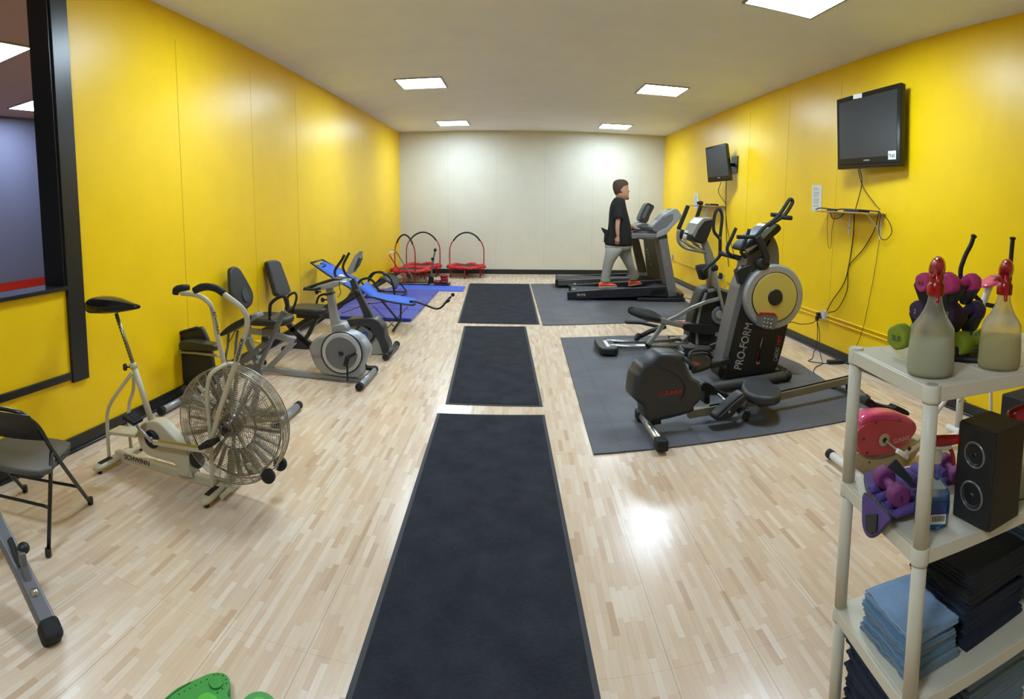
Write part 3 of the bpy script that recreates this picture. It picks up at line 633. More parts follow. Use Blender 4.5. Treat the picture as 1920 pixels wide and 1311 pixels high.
t = thing('recumbent_bike', 'black and grey recumbent exercise bike with upright console, second along the left wall', 'exercise bike', (-2.1, Y0, 0))
DF = mat('charcoal_frame', '35363a', .38, .2)
MB().bar(Ps(P, [(500, 660), (540, 661), (620, 666), (722, 670)]), Y_, .06, .05).build('base_beam', DF, t, .008)
stab(-1.46, 6.02, 6.65, t, CHR); stab(-2.72, 6.05, 6.6, t, CHR)
MB().pad(Ps(P, [(645, 606), (652, 601), (690, 597), (712, 606), (720, 625), (727, 650), (726, 664), (640, 664), (640, 620)], -.08), Y_ * .16, .02).build('flywheel_cover', mat('warm_grey_plastic', '8e8b84', .4), t)
MB().pad(Ps(P, [(643, 606), (648, 603), (655, 599), (685, 597), (704, 599), (718, 614), (722, 634), (729, 650), (726, 665), (719, 664), (711, 640), (698, 622), (676, 610), (652, 612)], -.1), Y_ * .2, .015).build('cover_rim', DF, t)
hc = P(684.5, 626, -.09); MB().torus(hc, Y_, .115, .012, 32).build('cover_groove', DF, t)
MB().disc(hc, Y_, .1, .02, 32).build('cover_disc', SILD, t)
MB().disc(shift(hc, y=-.016), Y_, .035, .03, 20).build('hub_cap', mat('blue_plastic', '27408c', .35), t)
MB().bar(Ps(P, [(684.5, 626), (685, 645)], -.13), Y_, .014, .02).build('crank_arm', STL, t, .003)
pedal(P(685, 648, -.18), par=t, w_=.09)
MB().bar(Ps(P, [(700, 612), (690, 590), (680, 568), (669, 545), (660, 522)]), Y_, .07, [.14, .1, .08, .08, .07]).build('column', DF, t, .01, 3)
MB().bar(Ps(P, [(707, 612), (703, 600)]), Y_, .1, .1).build('column_boot', DF, t, .01)
for l, q in ((-.2, [(646, 478), (640, 489), (629, 505), (628, 514), (634, 521), (652, 524)]), (.2, [(655, 474), (648, 487), (643, 499), (645, 508), (650, 516), (658, 523)])):
    pp = Ps(P, q, l); pp[-1] = C(658, 523); MB().tube(pp, .016, 10, 4).build('handlebar', RUB, t)
MB().disc(P(668, 548, -.06), Y_, .035, .04, 16).build('pivot_knob', BLK, t)
n_ = V((-.9, 0, .42))
MB().prism(Ps(P, [(653, 514), (650, 508), (664, 480), (673, 471), (672, 483), (660, 513)], -.09), Y_ * .18).build('console', SIL, t, .01, 3)
MB().prism(Ps(P, [(660, 513), (664, 503), (673, 483), (676, 484), (670, 500)], -.06), Y_ * .12).build('console_back', DKG, t, .006)
xpad([(503, 491), (507, 488), (518, 487), (525, 490), (529, 497), (545, 541), (545, 549), (537, 554), (529, 555), (521, 552), (517, 540), (506, 502)], (-2.81, Y0, .85), (1, 0, .35), .07, VIN, t, 'backrest')
MB().bar([V((-2.88, Y0, .9)), V((-2.78, Y0, .55)), V((-2.7, Y0, .44))], Y_, .05, .04).build('backrest_post', DF, t, .005)
MB().pad([V((x, Y0 + y, .47)) for x, y in ((-2.7, -.17), (-2.5, -.21), (-2.3, -.2), (-2.23, -.1), (-2.23, .1), (-2.3, .2), (-2.5, .21), (-2.7, .17))], Z_ * .07, .028).build('seat', VIN, t)
for l, q in ((-.24, [(532, 592), (535, 585), (538, 565), (541, 555), (552, 549), (556, 556), (554, 567), (548, 580), (536, 586)]),):
    MB().tube(Ps(P, q, l), .015, 10, 4).build('seat_handle', RUB, t)
MB().tube([V((-2.5, Y0 + .1, .45)), V((-2.5, Y0 + .25, .47)), V((-2.45, Y0 + .26, .62)), V((-2.33, Y0 + .26, .66))], .015, 10, 4).build('seat_handle', RUB, t)
MB().bar(Ps(P, [(500, 655), (560, 610), (598, 586), (622, 570)]), Y_, .06, .06).build('seat_rail', DF, t, .005)
MB().bar(Ps(P, [(530, 594), (556, 624), (591, 655)]), Y_, .06, .07).build('diagonal_brace', DF, t, .005)
MB().bar(Ps(P, [(596, 592), (580, 625), (570, 640)]), Y_, .05, .05).build('front_support', DF, t, .005)
MB().pad(Ps(P, [(548, 650), (560, 626), (592, 650), (585, 655), (548, 656)], -.03), Y_ * .06, .004).build('gusset_plate', DF, t)
MB().bar([V((-2.48, Y0, .47)), V((-2.48, Y0, .40))], Y_, .14, .3).build('seat_carriage', DF, t)
MB().lathe([(.008, 0), (.008, .05), (.025, .055), (.025, .08)], P(548, 586, -.03), -Z_, 12).build('seat_knob', BLK, t)
# ---------------------------------------------------------------- folding loungers
SLG = mat('blue_sling_fabric', '2f62cf', .7, bump=.3, scale=150)
Y0 = 7.75; P, C = plane(Y0)
t = thing('exercise_lounger', 'blue fabric folding abdominal lounger with black tube frame', 'exercise lounger', (-2.3, Y0, 0))
def sling(near, far, yn, yf, th, m, par, name):
    n_ = [aty(x, y, yn) for x, y in near]; f_ = [aty(x, y, yf) for x, y in far]
    n_ = catmull(n_, 4); f_ = catmull(f_, 4); rings = []
    for a, b in zip(n_, f_): rings.append([a, (a + b) / 2 - Z_ * .03, b, b - Z_ * th, (a + b) / 2 - Z_ * (.03 + th), a - Z_ * th])
    return MB().loft(rings).build(name, m, par)
sling([(590, 497), (612, 513), (636, 527), (662, 541)], [(606, 489), (630, 500), (652, 513), (678, 526)], 7.45, 8.0, .02, SLG, t, 'upper_sling')
sling([(672, 537), (684, 547), (700, 557), (730, 564), (771, 571)], [(689, 527), (700, 538), (712, 549), (740, 553), (781, 560)], 7.45, 8.0, .022, SLG, t, 'lower_sling')
for yy, q in ((7.43, [(583, 493), (604, 508), (630, 525), (655, 540), (672, 556), (700, 558), (732, 566), (770, 572), (779, 570)]), (8.02, [(604, 487), (628, 500), (655, 515), (676, 527), (690, 545), (712, 552), (742, 556), (781, 562)])):
    MB().tube([aty(x, y, yy) for x, y in q], .013, 10, 4).build('side_tube', BLK, t)
MB().tube([aty(583, 493, 7.43), aty(604, 487, 8.02)], .013, 10).build('head_tube', BLK, t)
MB().tube(Ps(P, [(600, 494), (611, 497), (603, 501), (611, 499)], -.05), .006, 6, 4).build('head_strap', BLK, t)
MB().disc(P(641, 518, -.1), (.35, -.35, .87), .045, .006, 20).build('round_badge', WHT, t)
for yy, q in ((7.4, [(666, 539), (676, 526), (690, 522), (702, 530), (710, 544), (721, 546)]), (8.03, [(690, 522), (700, 512), (715, 511), (722, 516)])):
    MB().tube([aty(x, y, yy) for x, y in q], .017, 10, 4).build('arm_rest', RUB, t)
MB().tube([aty(714, 562, 7.43), aty(748, 602, 7.38), V((-1.68, 7.4, .03)), V((-1.70, 7.5, .02)), V((-1.72, 8.0, .02)), V((-1.72, 8.1, .03)), aty(752, 560, 8.03)], .015, 10).build('front_leg', BLK, t)
MB().tube([aty(664, 541, 7.43), aty(640, 575, 7.43), V((-2.9, 7.42, .02)), V((-2.93, 7.95, .02)), aty(650, 560, 7.98), aty(684, 535, 8.0)], .015, 10).build('rear_leg', BLK, t)
for q, yy in (([(698, 573), (741, 614)], 7.44), ([(765, 575), (724, 618)], 7.46), ([(640, 588), (694, 568)], 7.44), ([(682, 571), (728, 566)], 7.5)):
    MB().tube([aty(x, y, yy) for x, y in q], .005, 6).build('brace_rod', CHR, t)
fb = MB().tube(Ps(P, [(768, 565), (780, 566), (800, 573), (817, 579), (828, 576), (838, 564), (846, 556)]), .015, 10, 3).build('foot_rest_tube', BLK, t)
MB().tube([P(849, 553, -.2), P(849, 553, .12)], .026, 12).build('foam_roll', RUB, fb)
MB().pad(Ps(P, [(834, 567), (841, 561), (843, 566), (836, 570)], -.06), Y_ * .1, .006).build('foot_clamp', BLK, fb)
Y0 = 10.2; P, C = plane(Y0)
t = thing('exercise_lounger', 'black folded abdominal lounger lying on the blue mat near the left corner', 'exercise lounger', (-2.5, Y0, .055))
sling([(699, 534), (715, 522), (730, 530), (742, 541)], [(712, 520), (728, 513), (738, 515), (750, 524)], 9.9, 10.5, .02, BLK, t, 'sling')
MB().tube([P(688, 532, -.3), P(700, 514, -.3), P(712, 510, -.3), P(724, 514, -.3), P(735, 528, -.3), V((-2.2, 9.9, .085))], .02, 10, 4).build('arm_tube', CHR, t)
MB().tube([P(728, 513, .3), P(738, 514, .3), V((-2.1, 10.5, .085)), V((-2.1, 9.9, .085))], .015, 10).build('frame_tube', BLK, t)
MB().tube([V((-2.75, 9.9, .085)), V((-2.75, 10.5, .085)), V((-2.1, 10.5, .085))], .015, 10).build('frame_tube', BLK, t)
# ---------------------------------------------------------------- mini trampolines
def trampoline(c, rot, label, R=.44, zr=.25, first=None):
    if first:
        o = copy_tree(first); o.location = (c[0], c[1], 0); o.rotation_euler = (0, 0, rot); o['label'] = label; return o
    t = thing('mini_trampoline', label, 'trampoline', (0, 0, 0), 'red mini trampolines')
    MB().torus((0, 0, zr), Z_, R, .014, 36).build('ring_tube', CHR, t)
    MB().disc((0, 0, zr + .004), Z_, R * .72, .006, 36).build('jumping_bed', BLK, t)
    sk = MB(); n = 54; rings = []
    rnd = random.Random(3)
    for k in range(n):
        a = 2 * math.pi * k / n; d = V((math.cos(a), math.sin(a), 0)); wv = .018 * math.sin(6 * a) + rnd.uniform(-.008, .02); o_ = .012 * math.sin(12 * a + 1)
        rings.append([d * (R * .68 + wv * .6) + Z_ * (zr + .014), d * (R * .86 + wv) + Z_ * (zr + .034 + wv * .8), d * (R + .02) + Z_ * (zr + .022 + wv), d * (R + .045 + o_) + Z_ * (zr - .022 + o_), d * (R + .03 + o_) + Z_ * (zr - .02 + o_), d * (R * .95) + Z_ * (zr + .01), d * (R * .7 + wv * .6) + Z_ * (zr + .008)])
    sk.loft(rings, False, True).build('spring_cover', RED, t)
    for k in range(6):
        a = math.pi / 6 + math.pi * k / 3; x, y = (R - .03) * math.cos(a), (R - .03) * math.sin(a)
        l = MB().tube([V((x, y, zr)), V((x, y, .015))], .012, 8).build('leg', REDP, t); MB().lathe([(.015, 0), (.017, .003), (.014, .03)], (x, y, 0), Z_, 8).build('leg_cap', RUB, l)
    A = .415; yb = .15
    MB().tube([V((-A, yb, .02)), V((-A - .01, yb, .6)), V((-A * .93, yb, .79)), V((-A * .76, yb, .9))], .0135, 10, 3).build('handle_frame', REDP, t)
    MB().tube([V((A, yb, .02)), V((A + .01, yb, .6)), V((A * .93, yb, .79)), V((A * .76, yb, .9))], .0135, 10, 3).build('handle_frame', REDP, t)
    MB().tube([V((A * x, yb, z)) for x, z in ((-.8, .87), (-.6, .97), (-.3, 1.05), (0, 1.075), (.3, 1.05), (.6, .97), (.8, .87))], .02, 12, 4).build('foam_grip', RUB, t)
    t.location = (c[0], c[1], 0); t.rotation_euler = (0, 0, rot); return t
tr0 = trampoline((-1.235, 13.62), 0, 'red mini trampoline standing alone at the right of the three, against the white wall')
trampoline((-2.33, 13.68), .06, 'red mini trampoline in the middle, behind the curved red ab machine', first=tr0)
trampoline((-2.47, 12.78), math.radians(135), 'red mini trampoline nearest the yellow wall, its hoop turned sideways', first=tr0)
# ---------------------------------------------------------------- curved rail ab machine, steps
Y0 = 12.12; P, C = plane(Y0)
t = thing('ab_roller_machine', 'abdominal machine with curved red and grey rails in front of the trampolines', 'exercise machine', (-2.2, Y0, 0))
MB().tube(Ps(P, [(731, 476), (741, 470), (752, 487), (763, 505), (771, 517), (773, 524), (768, 529)], .15), .014, 8, 4).build('rail', SILD, t)
MB().tube(Ps(P, [(730, 478), (742, 497), (754, 514), (758, 524), (752, 533), (747, 536)], -.15), .014, 8, 4).build('rail', REDP, t)
MB().tube([P(730, 474, -.15), P(739, 472, .15)], .02, 10).build('grip', WHT, t)
MB().tube([V((P(750, 540).x, Y0 - .15, .02)), V((P(806, 532).x, Y0 - .15, .03)), V((P(806, 532).x, Y0 + .15, .03)), V((P(750, 540).x, Y0 + .15, .02))], .015, 8).build('base_tube', CHR, t)
b = Ps(P, [(806, 530), (808, 520), (811, 495), (816, 470)])
MB().tube(b, .02, 10).build('post', SILD, t)
for px, py in ((816, 469), (811, 486)):
    MB().tube([P(px, py, -.16), P(px, py, .16)], .035, 14).build('foam_roller', RUB, t)
MB().pad(Ps(P, [(804, 517), (811, 519), (814, 532), (802, 532)], -.06), Y_ * .12, .01).build('post_base', BLK, t)
c_ = V((P(830, 529).x, Y0 - .05, 0))
t = thing('step_trainer', 'small floor trainer stacked with red cushioned rollers, right of the ab machine', 'exercise machine', tuple(c_))
MB().box(shift(c_, z=.03), .34, .3, .035).build('base_plate', CHR, t, .01)
for k, (z, r, dx) in enumerate(((.09, .05, .05), (.15, .045, .05), (.21, .04, .04), (.08, .04, -.1))):
    MB().tube([shift(c_, x=dx - .07, y=-.1, z=z), shift(c_, x=dx + .07, y=-.1, z=z)], r * .72, 12).build('red_roller', mat('maroon_foam', '8e2430', .45), t)
    MB().tube([shift(c_, x=dx - .07, y=.06, z=z), shift(c_, x=dx + .07, y=.06, z=z)], r * .72, 12).build('red_roller', mat('maroon_foam', '8e2430', .45), t)
MB().box(shift(c_, x=.04, z=.14), .03, .05, .24).build('upright', REDP, t, .005)
# ================================================================== RIGHT SIDE MACHINES
class Fr:
    """a standing frame from floor point A towards B; l is measured sideways, away from the door side"""
    def __init__(s, A, B):
        s.A = V(A); s.u = (V(B) - s.A).normalized(); s.n = V((-s.u.y, s.u.x, 0))
    def P(s, px, py, l=0.): return hit(px, py, s.A + s.n * l, s.n)
    def C(s, px, py, l=0.): return s.P(px, py, 0) + s.n * l
    def W(s, a, l, z): return s.A + s.u * a + s.n * l + Z_ * z
# ---------------------------------------------------------------- treadmills
def treadmill(name, label, A, B, upx, dk, m_up, near, console):
    pass
A_ = V((.94, 10.22, 0)); f = Fr(A_, (3.03, 9.95, 0)); W = f.W; P = lambda x, y, l=0.: f.P(x, y, l)
t = thing('treadmill', 'treadmill with silver console that the man walks on, nearer of the two', 'treadmill', tuple(W(1, .4, 0)))
BD = mat('near_black_paint', '1a1c22', .35)
TW = .82
MB().prism([P(1063, 549.5), P(1064, 563), P(1080, 563), P(1235, 556), P(1250, 553), P(1250, 538), P(1130, 544.5)], f.n * .09).build('near_side_rail', BD, t, .012, 3)
MB().prism([p + f.n * (TW - .1) for p in (P(1063, 547), P(1064, 560), P(1250, 553), P(1250, 536), P(1130, 542))], f.n * .1).build('far_side_rail', BD, t, .012, 3)
bz = .165
MB().box(W(.86, TW / 2, bz - .03), 1.62, TW - .2, .06, ax=(f.u, f.n, Z_)).build('running_belt', mat('belt_rubber', '2c2e34', .6), t, .02, 3)
MB().pad([W(1.52, .0, .1), W(1.52, .0, .2), W(1.7, .0, .245), W(1.95, .0, .235), W(2.1, 0, .12), W(2.1, 0, .08)], f.n * TW, .02).build('motor_cover', BD, t)
MB().box(W(1.66, .14, .25), .13, .12, .006, ax=((f.u + Z_ * .2).normalized(), f.n, (Z_ - f.u * .2).normalized())).build('sticker', mat('pale_blue_print', '9db0cc', .4), t)
for l in (.05, TW - .05): MB().box(W(.12, l, .2), .05, .05, .008, ax=(f.u, f.n, Z_)).build('end_marker', WHT, t)
MB().box(W(1.75, TW / 2, .04), .9, TW + .04, .06, ax=(f.u, f.n, Z_)).build('base_frame', BD, t, .01)
MB().box(W(2.12, TW / 2, .1), .1, TW + .05, .14, ax=(f.u, f.n, Z_)).build('transport_end', BD, t, .03)
MB().cyl(W(.45, .04, .055), f.n, .045, TW - .08, 14).build('lift_roller', BLK, t)
for l in (0., TW - .05):
    MB().prism([p + f.n * l for p in (P(1236, 449), P(1251, 446), P(1270, 557), P(1253, 558))], f.n * .07).build('upright', SILD, t, .01, 3)
    MB().prism([p + f.n * l for p in (P(1251, 557), P(1272, 556), P(1279, 565.5), P(1254, 567))], f.n * .08).build('upright_foot', BD, t, .008)
    MB().prism([p + f.n * l for p in (P(1231, 443), P(1250, 438), P(1252, 449), P(1236, 452))], f.n * .07).build('upright_collar', BLK, t, .008)
    MB().bar([P(1184, 443.5, .04) + f.n * l, P(1232, 443.5, .04) + f.n * l], f.n, .07, .075).build('hand_rail', SILD, t, .012, 3)
    MB().bar([P(1186, 436, .04) + f.n * l, P(1205, 432, .04) + f.n * l, P(1228, 435, .04) + f.n * l], f.n, .05, .04).build('rail_grip', RUB, t, .012, 3)
tp = 'ELITE'
for k, ch in enumerate(tp): text(ch, P(1244 + 1.5 * k, 475 + 6.0 * k, -.002), f.u, Z_, .055, mat('gold_print', 'a99a62', .4), t, 'brand_lettering', align='CENTER')
text('ELITE', P(1082, 556, -.002), f.u, Z_, .055, WHT, t, 'brand_lettering', sx=1.2)
sh = [P(1231, 448), P(1249, 441), P(1262, 426), P(1276, 412), P(1278, 405), P(1270, 393), P(1263, 393), P(1252, 399), P(1244, 409), P(1262, 404), P(1262, 414), P(1250, 428), P(1232, 437)]
for l in (-.01, TW - .05): MB().prism([p + f.n * l for p in sh], f.n * .08).build('console_side', SIL, t, .012, 3)
MB().prism([P(1225, 436), P(1222, 428), P(1246, 404), P(1257, 396), P(1266, 397), P(1268, 405), P(1256, 422), P(1240, 438)], f.n * (TW - .02)).build('console', SILD, t, .012, 3)
ns = (P(1257, 396) - P(1222, 428)).normalized(); nn = ns.cross(f.n).normalized(); nn = nn if nn.x < 0 else -nn
def cons(a, b, l0, l1, m, name, th=.008):
    p = P(1222, 428); q = P(1257, 396); d = q - p
    MB().prism([p + d * a + f.n * l0 + nn * .001, p + d * b + f.n * l0 + nn * .001, p + d * b + f.n * l1 + nn * .001, p + d * a + f.n * l1 + nn * .001], nn * th).build(name, m, t, .002)
cons(.45, .95, .22, .58, mat('blue_display', '7fa0cf', .2), 'display'); cons(.1, .38, .15, .65, STL, 'button_panel'); cons(.5, .9, .62, .76, mat('teal_display', '3f7c80', .25), 'side_display'); cons(.5, .9, .04, .18, DKG, 'cup_recess')
# rear treadmill
f2 = Fr((.82, 11.75, 0), (2.9, 11.6, 0)); W2 = f2.W; P2 = lambda x, y, l=0.: f2.P(x, y, l)
MTX = 'matrix'
t = thing('treadmill', 'dark treadmill with a screen on a stand, farther one by the back wall', 'treadmill', tuple(W2(1, .4, 0)))
GB = mat('grey_metal_side', '5a5a5a', .35, .4)
for l in (0, TW - .08):
    MB().prism([p + f2.n * l for p in (P2(1046, 527), P2(1047, 537), P2(1230, 534), P2(1230, 520))], f2.n * .08).build('side_rail', GB if l == 0 else BD, t, .01, 3)
MB().box(W2(.9, TW / 2, .15), 1.7, TW - .16, .06, ax=(f2.u, f2.n, Z_)).build('running_belt', mat('belt_rubber', '2c2e34', .6), t, .02, 3)
MB().box(W2(.03, TW / 2, .11), .06, TW + .02, .16, ax=(f2.u, f2.n, Z_)).build('rear_cap', BLK, t, .02)
MB().pad([W2(1.62, .0, .03), W2(1.6, .0, .2), W2(1.8, .0, .3), W2(2.1, .0, .27), W2(2.25, 0, .1), W2(2.2, 0, .03)], f2.n * TW, .02).build('motor_cover', DKG, t)
for l, q in ((0., [(1207, 449), (1229, 449), (1244, 528), (1215, 530)]), (TW - .1, [(1191, 452), (1207, 452), (1226, 528), (1208, 530)])):
    MB().prism([P2(x, y) + f2.n * l for x, y in q], f2.n * .1).build('upright', mat('brown_grey_metal', '4c4a42', .4, .3), t, .012, 3)
for k, ch in enumerate('MATRIX'): text(ch, P2(1213 + 1.45 * k, 471 + 5.6 * k, -.002), f2.u, Z_, .05, mat('gold_print', 'a99a62', .4), t, 'brand_lettering', align='CENTER')
MB().pad([P2(1190, 436), P2(1193, 425), P2(1205, 419), P2(1219, 423), P2(1224, 432), P2(1236, 444), P2(1228, 450), P2(1196, 449)], f2.n * TW, .025).build('console', SILD, t)
MB().prism([P2(1202, 433, .1), P2(1206, 425, .1), P2(1214, 426, .1), P2(1216, 436, .1)], f2.n * .5).build('console_rim', STL, t, .01)
scr = [P2(1201, 412), P2(1206, 399), P2(1214, 384), P2(1219, 382), P2(1227, 386), P2(1229, 390), P2(1222, 404), P2(1217, 417), P2(1212, 420), P2(1204, 417)]
scx = MB(); scx.pad([p + f2.n * .15 for p in scr], f2.n * .5, .02).build('screen_housing', DKG, t)
MB().prism([P2(1203, 409, .14), P2(1214, 386, .14), P2(1219, 388, .14), P2(1209, 411, .14)], f2.n * .5).build('screen', mat('dim_screen', '6f7478', .2), t, .004)
MB().bar([P2(1208, 425, .4), P2(1210, 415, .4)], f2.n, .14, .05).build('screen_neck', SIL, t, .01)
# ---------------------------------------------------------------- middle elliptical
Y0 = 6.57; P, C = plane(Y0)
t = thing('elliptical_trainer', 'silver and black elliptical trainer with two rails, between treadmills and rower', 'elliptical trainer', (1.9, Y0, 0))
GS = mat('grey_silver_plastic', '8b8a84', .35, .3)
for l in (-.12, .12):
    f_ = MB().tube([C(1140, 647, l), C(1200, 647, l), C(1285, 643, l)], .024, 14).build('rail', STL, t)
MB().pad([V((1.0, Y0 - .28, .015)), V((.97, Y0 - .18, .015)), V((.97, Y0 + .2, .015)), V((1.02, Y0 + .27, .015)), V((1.17, Y0 + .27, .015)), V((1.19, Y0 - .26, .015)), V((1.14, Y0 - .3, .015))], Z_ * .085, .02).build('rear_foot', BLK, t)
MB().box((1.08, Y0 - .06, .103), .04, .3, .004).build('level_marks', WHT, t)
fo = MB().bar([V((2.0, Y0 - .33, .05)), V((2.0, Y0 + .3, .05))], X_, .07, .06).build('front_foot', SIL, t, .012)
for y in (-.36, .33): MB().box((2.0, Y0 + y, .048), .085, .07, .075).build('foot_cap', RUB, t, .012)
MB().pad(Ps(P, [(1295, 645), (1297, 608), (1304, 580), (1314, 552), (1322, 543), (1338, 541), (1358, 545), (1374, 556), (1381, 568), (1381, 630), (1372, 650), (1330, 651)], -.14), Y_ * .28, .03).build('drive_cover', BLK, t)
MB().bar(Ps(P, [(1317, 548), (1306, 577), (1300, 606), (1300, 643)], -.0), Y_, .3, .035).build('cover_trim', GS, t, .006)
MB().bar(Ps(P, [(1320, 545), (1342, 540), (1366, 549), (1382, 566)], -.0), Y_, .3, .04).build('cover_trim', GS, t, .006)
MB().disc(P(1350, 593, -.15), Y_, .115, .03, 28).build('crank_cover', SILD, t)
MB().disc(P(1350, 593, -.17), Y_, .055, .03, 20).build('crank_cap', GS, t)
MB().bar(Ps(P, [(1336, 545), (1333, 500), (1327, 475), (1318, 450)]), Y_, .09, [.15, .13, .1, .08]).build('mast', GS, t, .02, 3)
MB().pad(Ps(P, [(1297, 444), (1301, 435), (1308, 424), (1318, 413), (1332, 411), (1338, 416), (1335, 430), (1328, 448), (1321, 459), (1304, 456)], -.17), Y_ * .34, .02).build('console', BLK, t)
MB().prism(Ps(P, [(1297, 442), (1308, 422), (1319, 411), (1334, 410), (1337, 414), (1322, 417), (1310, 432), (1302, 449)], -.18), Y_ * .36).build('console_face', GS, t, .008)
MB().lathe([(.02, -.12), (.062, -.1), (.085, .06), (.08, .065), (.07, .0)], P(1317, 509, -.1), (-.2, 0, 1), 18).build('bottle_holder', BLK, t)
for l, g_, s_ in ((-.27, [(1290, 388), (1282, 408), (1272, 432)], [(1272, 432), (1271, 446), (1274, 458), (1285, 467), (1300, 471), (1320, 478)]), (.27, [(1314, 388), (1308, 405), (1298, 433)], [(1298, 433), (1297, 446), (1300, 457), (1312, 465), (1326, 470)])):
    a = Ps(P, s_, l); a[-1] = C(1325, 476)
    h = MB().tube(a, .02, 12, 4).build('handlebar', GS, t); MB().tube(Ps(P, g_, l), .025, 12, 3).build('grip', RUB, h)
for l, q in ((-.25, [(1280, 433), (1275, 450)]), (-.12, [(1287, 434), (1283, 452)])):
    MB().tube(Ps(P, q, l), .024, 12).build('pulse_grip', RUB if l < -.2 else WHT, t)
    MB().tube([P(q[1][0], q[1][1], l), P(1292, 462, l), C(1320, 476)], .016, 10, 3).build('pulse_bar', GS, t)
b = MB(); b.disc(P(1286, 440, -.12), (.3, 0, 1), .027, .03, 12); b.build('grip_band', BLK, t)
# swinging arms and pedal arms
MB().tube(Ps(P, [(1340, 505), (1347, 545), (1356, 580), (1365, 606)], -.2), .022, 10, 3).build('swing_lever', GS, t)
MB().disc(P(1340, 505, -.2), Y_, .045, .05, 18).build('lever_pivot', BLK, t)
MB().tube([P(1340, 505, -.2), C(1340, 505, .2)], .018, 8).build('pivot_axle', STL, t)
MB().bar(Ps(P, [(1348, 562), (1325, 568), (1296, 580), (1270, 596), (1252, 604)], -.2), Y_, .04, .045).build('pedal_link', GS, t, .01, 3)
MB().bar(Ps(P, [(1189, 590), (1216, 598), (1252, 606), (1279, 613)], -.2), Y_, .07, [.06, .085, .06, .05]).build('pedal_arm', GS, t, .01, 3)
MB().bar(Ps(P, [(1200, 593), (1224, 600)], -.24), Y_, .006, .025).build('arm_slot', BLK, t)
MB().bar(Ps(P, [(1247, 606), (1231, 628), (1215, 648)], -.2), Y_, .05, .05).build('roller_leg', GS, t, .01, 3)
MB().disc(P(1215, 649, -.12), Y_, .045, .05, 16).build('rail_roller', BLK, t)
MB().pad([P(1178, 590, -.32), P(1180, 584, -.28), P(1198, 585, -.16), P(1222, 590, -.14), P(1240, 601, -.16), P(1241, 606, -.22), P(1226, 604, -.3), P(1196, 598, -.33)], Z_ * .04, .012).build('pedal_tread', RUB, t)
MB().bar(Ps(P, [(1172, 606), (1200, 607), (1236, 615)], .2), Y_, .1, .03).build('pedal_tread', RUB, t, .008)
MB().tube(Ps(P, [(1196, 635), (1220, 623), (1248, 614)], .12), .03, 12).build('link_cover', BLK, t)
MB().disc(P(1195, 634, .12), (.8, 0, -.5), .055, .05, 16).build('roller_cap', BLK, t)
MB().bar(Ps(P, [(1252, 604), (1278, 607), (1298, 613)], .2), Y_, .05, .05).build('pedal_arm', GS, t, .01, 3)
MB().pad(Ps(P, [(1279, 613), (1288, 609), (1338, 612), (1342, 619), (1340, 631), (1300, 627), (1284, 622)], -.2), Y_ * .16, .015).build('crank_cover', BLK, t)
MB().bar(Ps(P, [(1340, 628), (1362, 632)], -.12), Y_, .05, .05).build('crank_link', GS, t)
MB().prism(Ps(P, [(1270, 606), (1286, 609), (1280, 614)], -.21), Y_ * .06).build('red_badge', mat('dull_red', 'a23a34', .4), t)
MB().box(P(1287, 637, 0), .12, .12, .09, ax=((.8, 0, .6), Y_, (-.6, 0, .8))).build('rail_bracket', STL, t, .01)
# ---------------------------------------------------------------- tall elliptical with big disc
Y0 = 5.25; P, C = plane(Y0)
t = thing('elliptical_trainer', 'tall black elliptical trainer with a big yellow and silver round flywheel cover', 'elliptical trainer', (2.35, Y0, 0))
BP = mat('black_side_panel', '1e1d1c', .4)
body = MB().pad(Ps(P, [(1357, 711), (1362, 690), (1372, 640), (1386, 585), (1398, 545), (1404, 525), (1420, 512), (1450, 508), (1475, 530), (1485, 590), (1478, 610), (1474, 630), (1465, 665), (1453, 699), (1440, 702), (1386, 709)], -.12), Y_ * .24, .012).build('body_panel', BP, t)
MB().prism(Ps(P, [(1346, 704), (1353, 680), (1371, 600), (1385, 543), (1393, 521), (1412, 512), (1405, 530), (1395, 560), (1383, 602), (1368, 665), (1358, 712), (1350, 712)], -.125), Y_ * .25).build('column_cover', SILD, t, .01, 3)
MB().prism(Ps(P, [(1346, 704), (1350, 690), (1362, 694), (1356, 713), (1350, 712)], -.13), Y_ * .26).build('column_foot', BLK, t, .01)
MB().pad(Ps(P, [(1391, 528), (1398, 496), (1404, 484), (1425, 470), (1440, 462), (1448, 446), (1455, 452), (1461, 470), (1462, 495), (1460, 512), (1440, 512), (1415, 516), (1400, 535)], -.11), Y_ * .22, .02).build('neck_shroud', mat('taupe_plastic', '5f5a50', .4, .2), t)
dc = P(1449, 558.5, -.15)
MB().disc(dc, Y_, .335, .1, 48, .02).build('flywheel_ring', mat('ring_silver', '9c9da0', .35, .4), t)
MB().disc(shift(dc, y=-.046), Y_, .26, .02, 48, .004).build('ring_groove', CHR, t)
MB().disc(shift(dc, y=-.05), Y_, .25, .02, 48, .004).build('flywheel_disc', mat('pale_yellow_disc', 'b9a550', .45), t)
MB().disc(shift(dc, y=-.055), Y_, .085, .03, 28).build('hub_cap', BLK, t)
pl = MB().prism(Ps(P, [(1423, 595), (1427, 590), (1449, 590), (1459, 597), (1457, 608), (1452, 621), (1436, 620), (1420, 614)], -.235), Y_ * .05).build('bolted_plate', SILD, t, .008, 3)
for i in range(3):
    for j in range(3): MB().disc(P(1434 + 6.5 * i - j * 1.2, 600 + 7 * j + i * 1.2, -.237), Y_, .009, .01, 10).build('bolt', STL, pl)
MB().prism(Ps(P, [(1423, 595), (1427, 589), (1452, 590), (1458, 595), (1450, 593), (1430, 592)], -.24), Y_ * .055).build('red_edge', REDS, pl)
RT_ = mat('silver_print', 'a9a9ac', .35, .3)
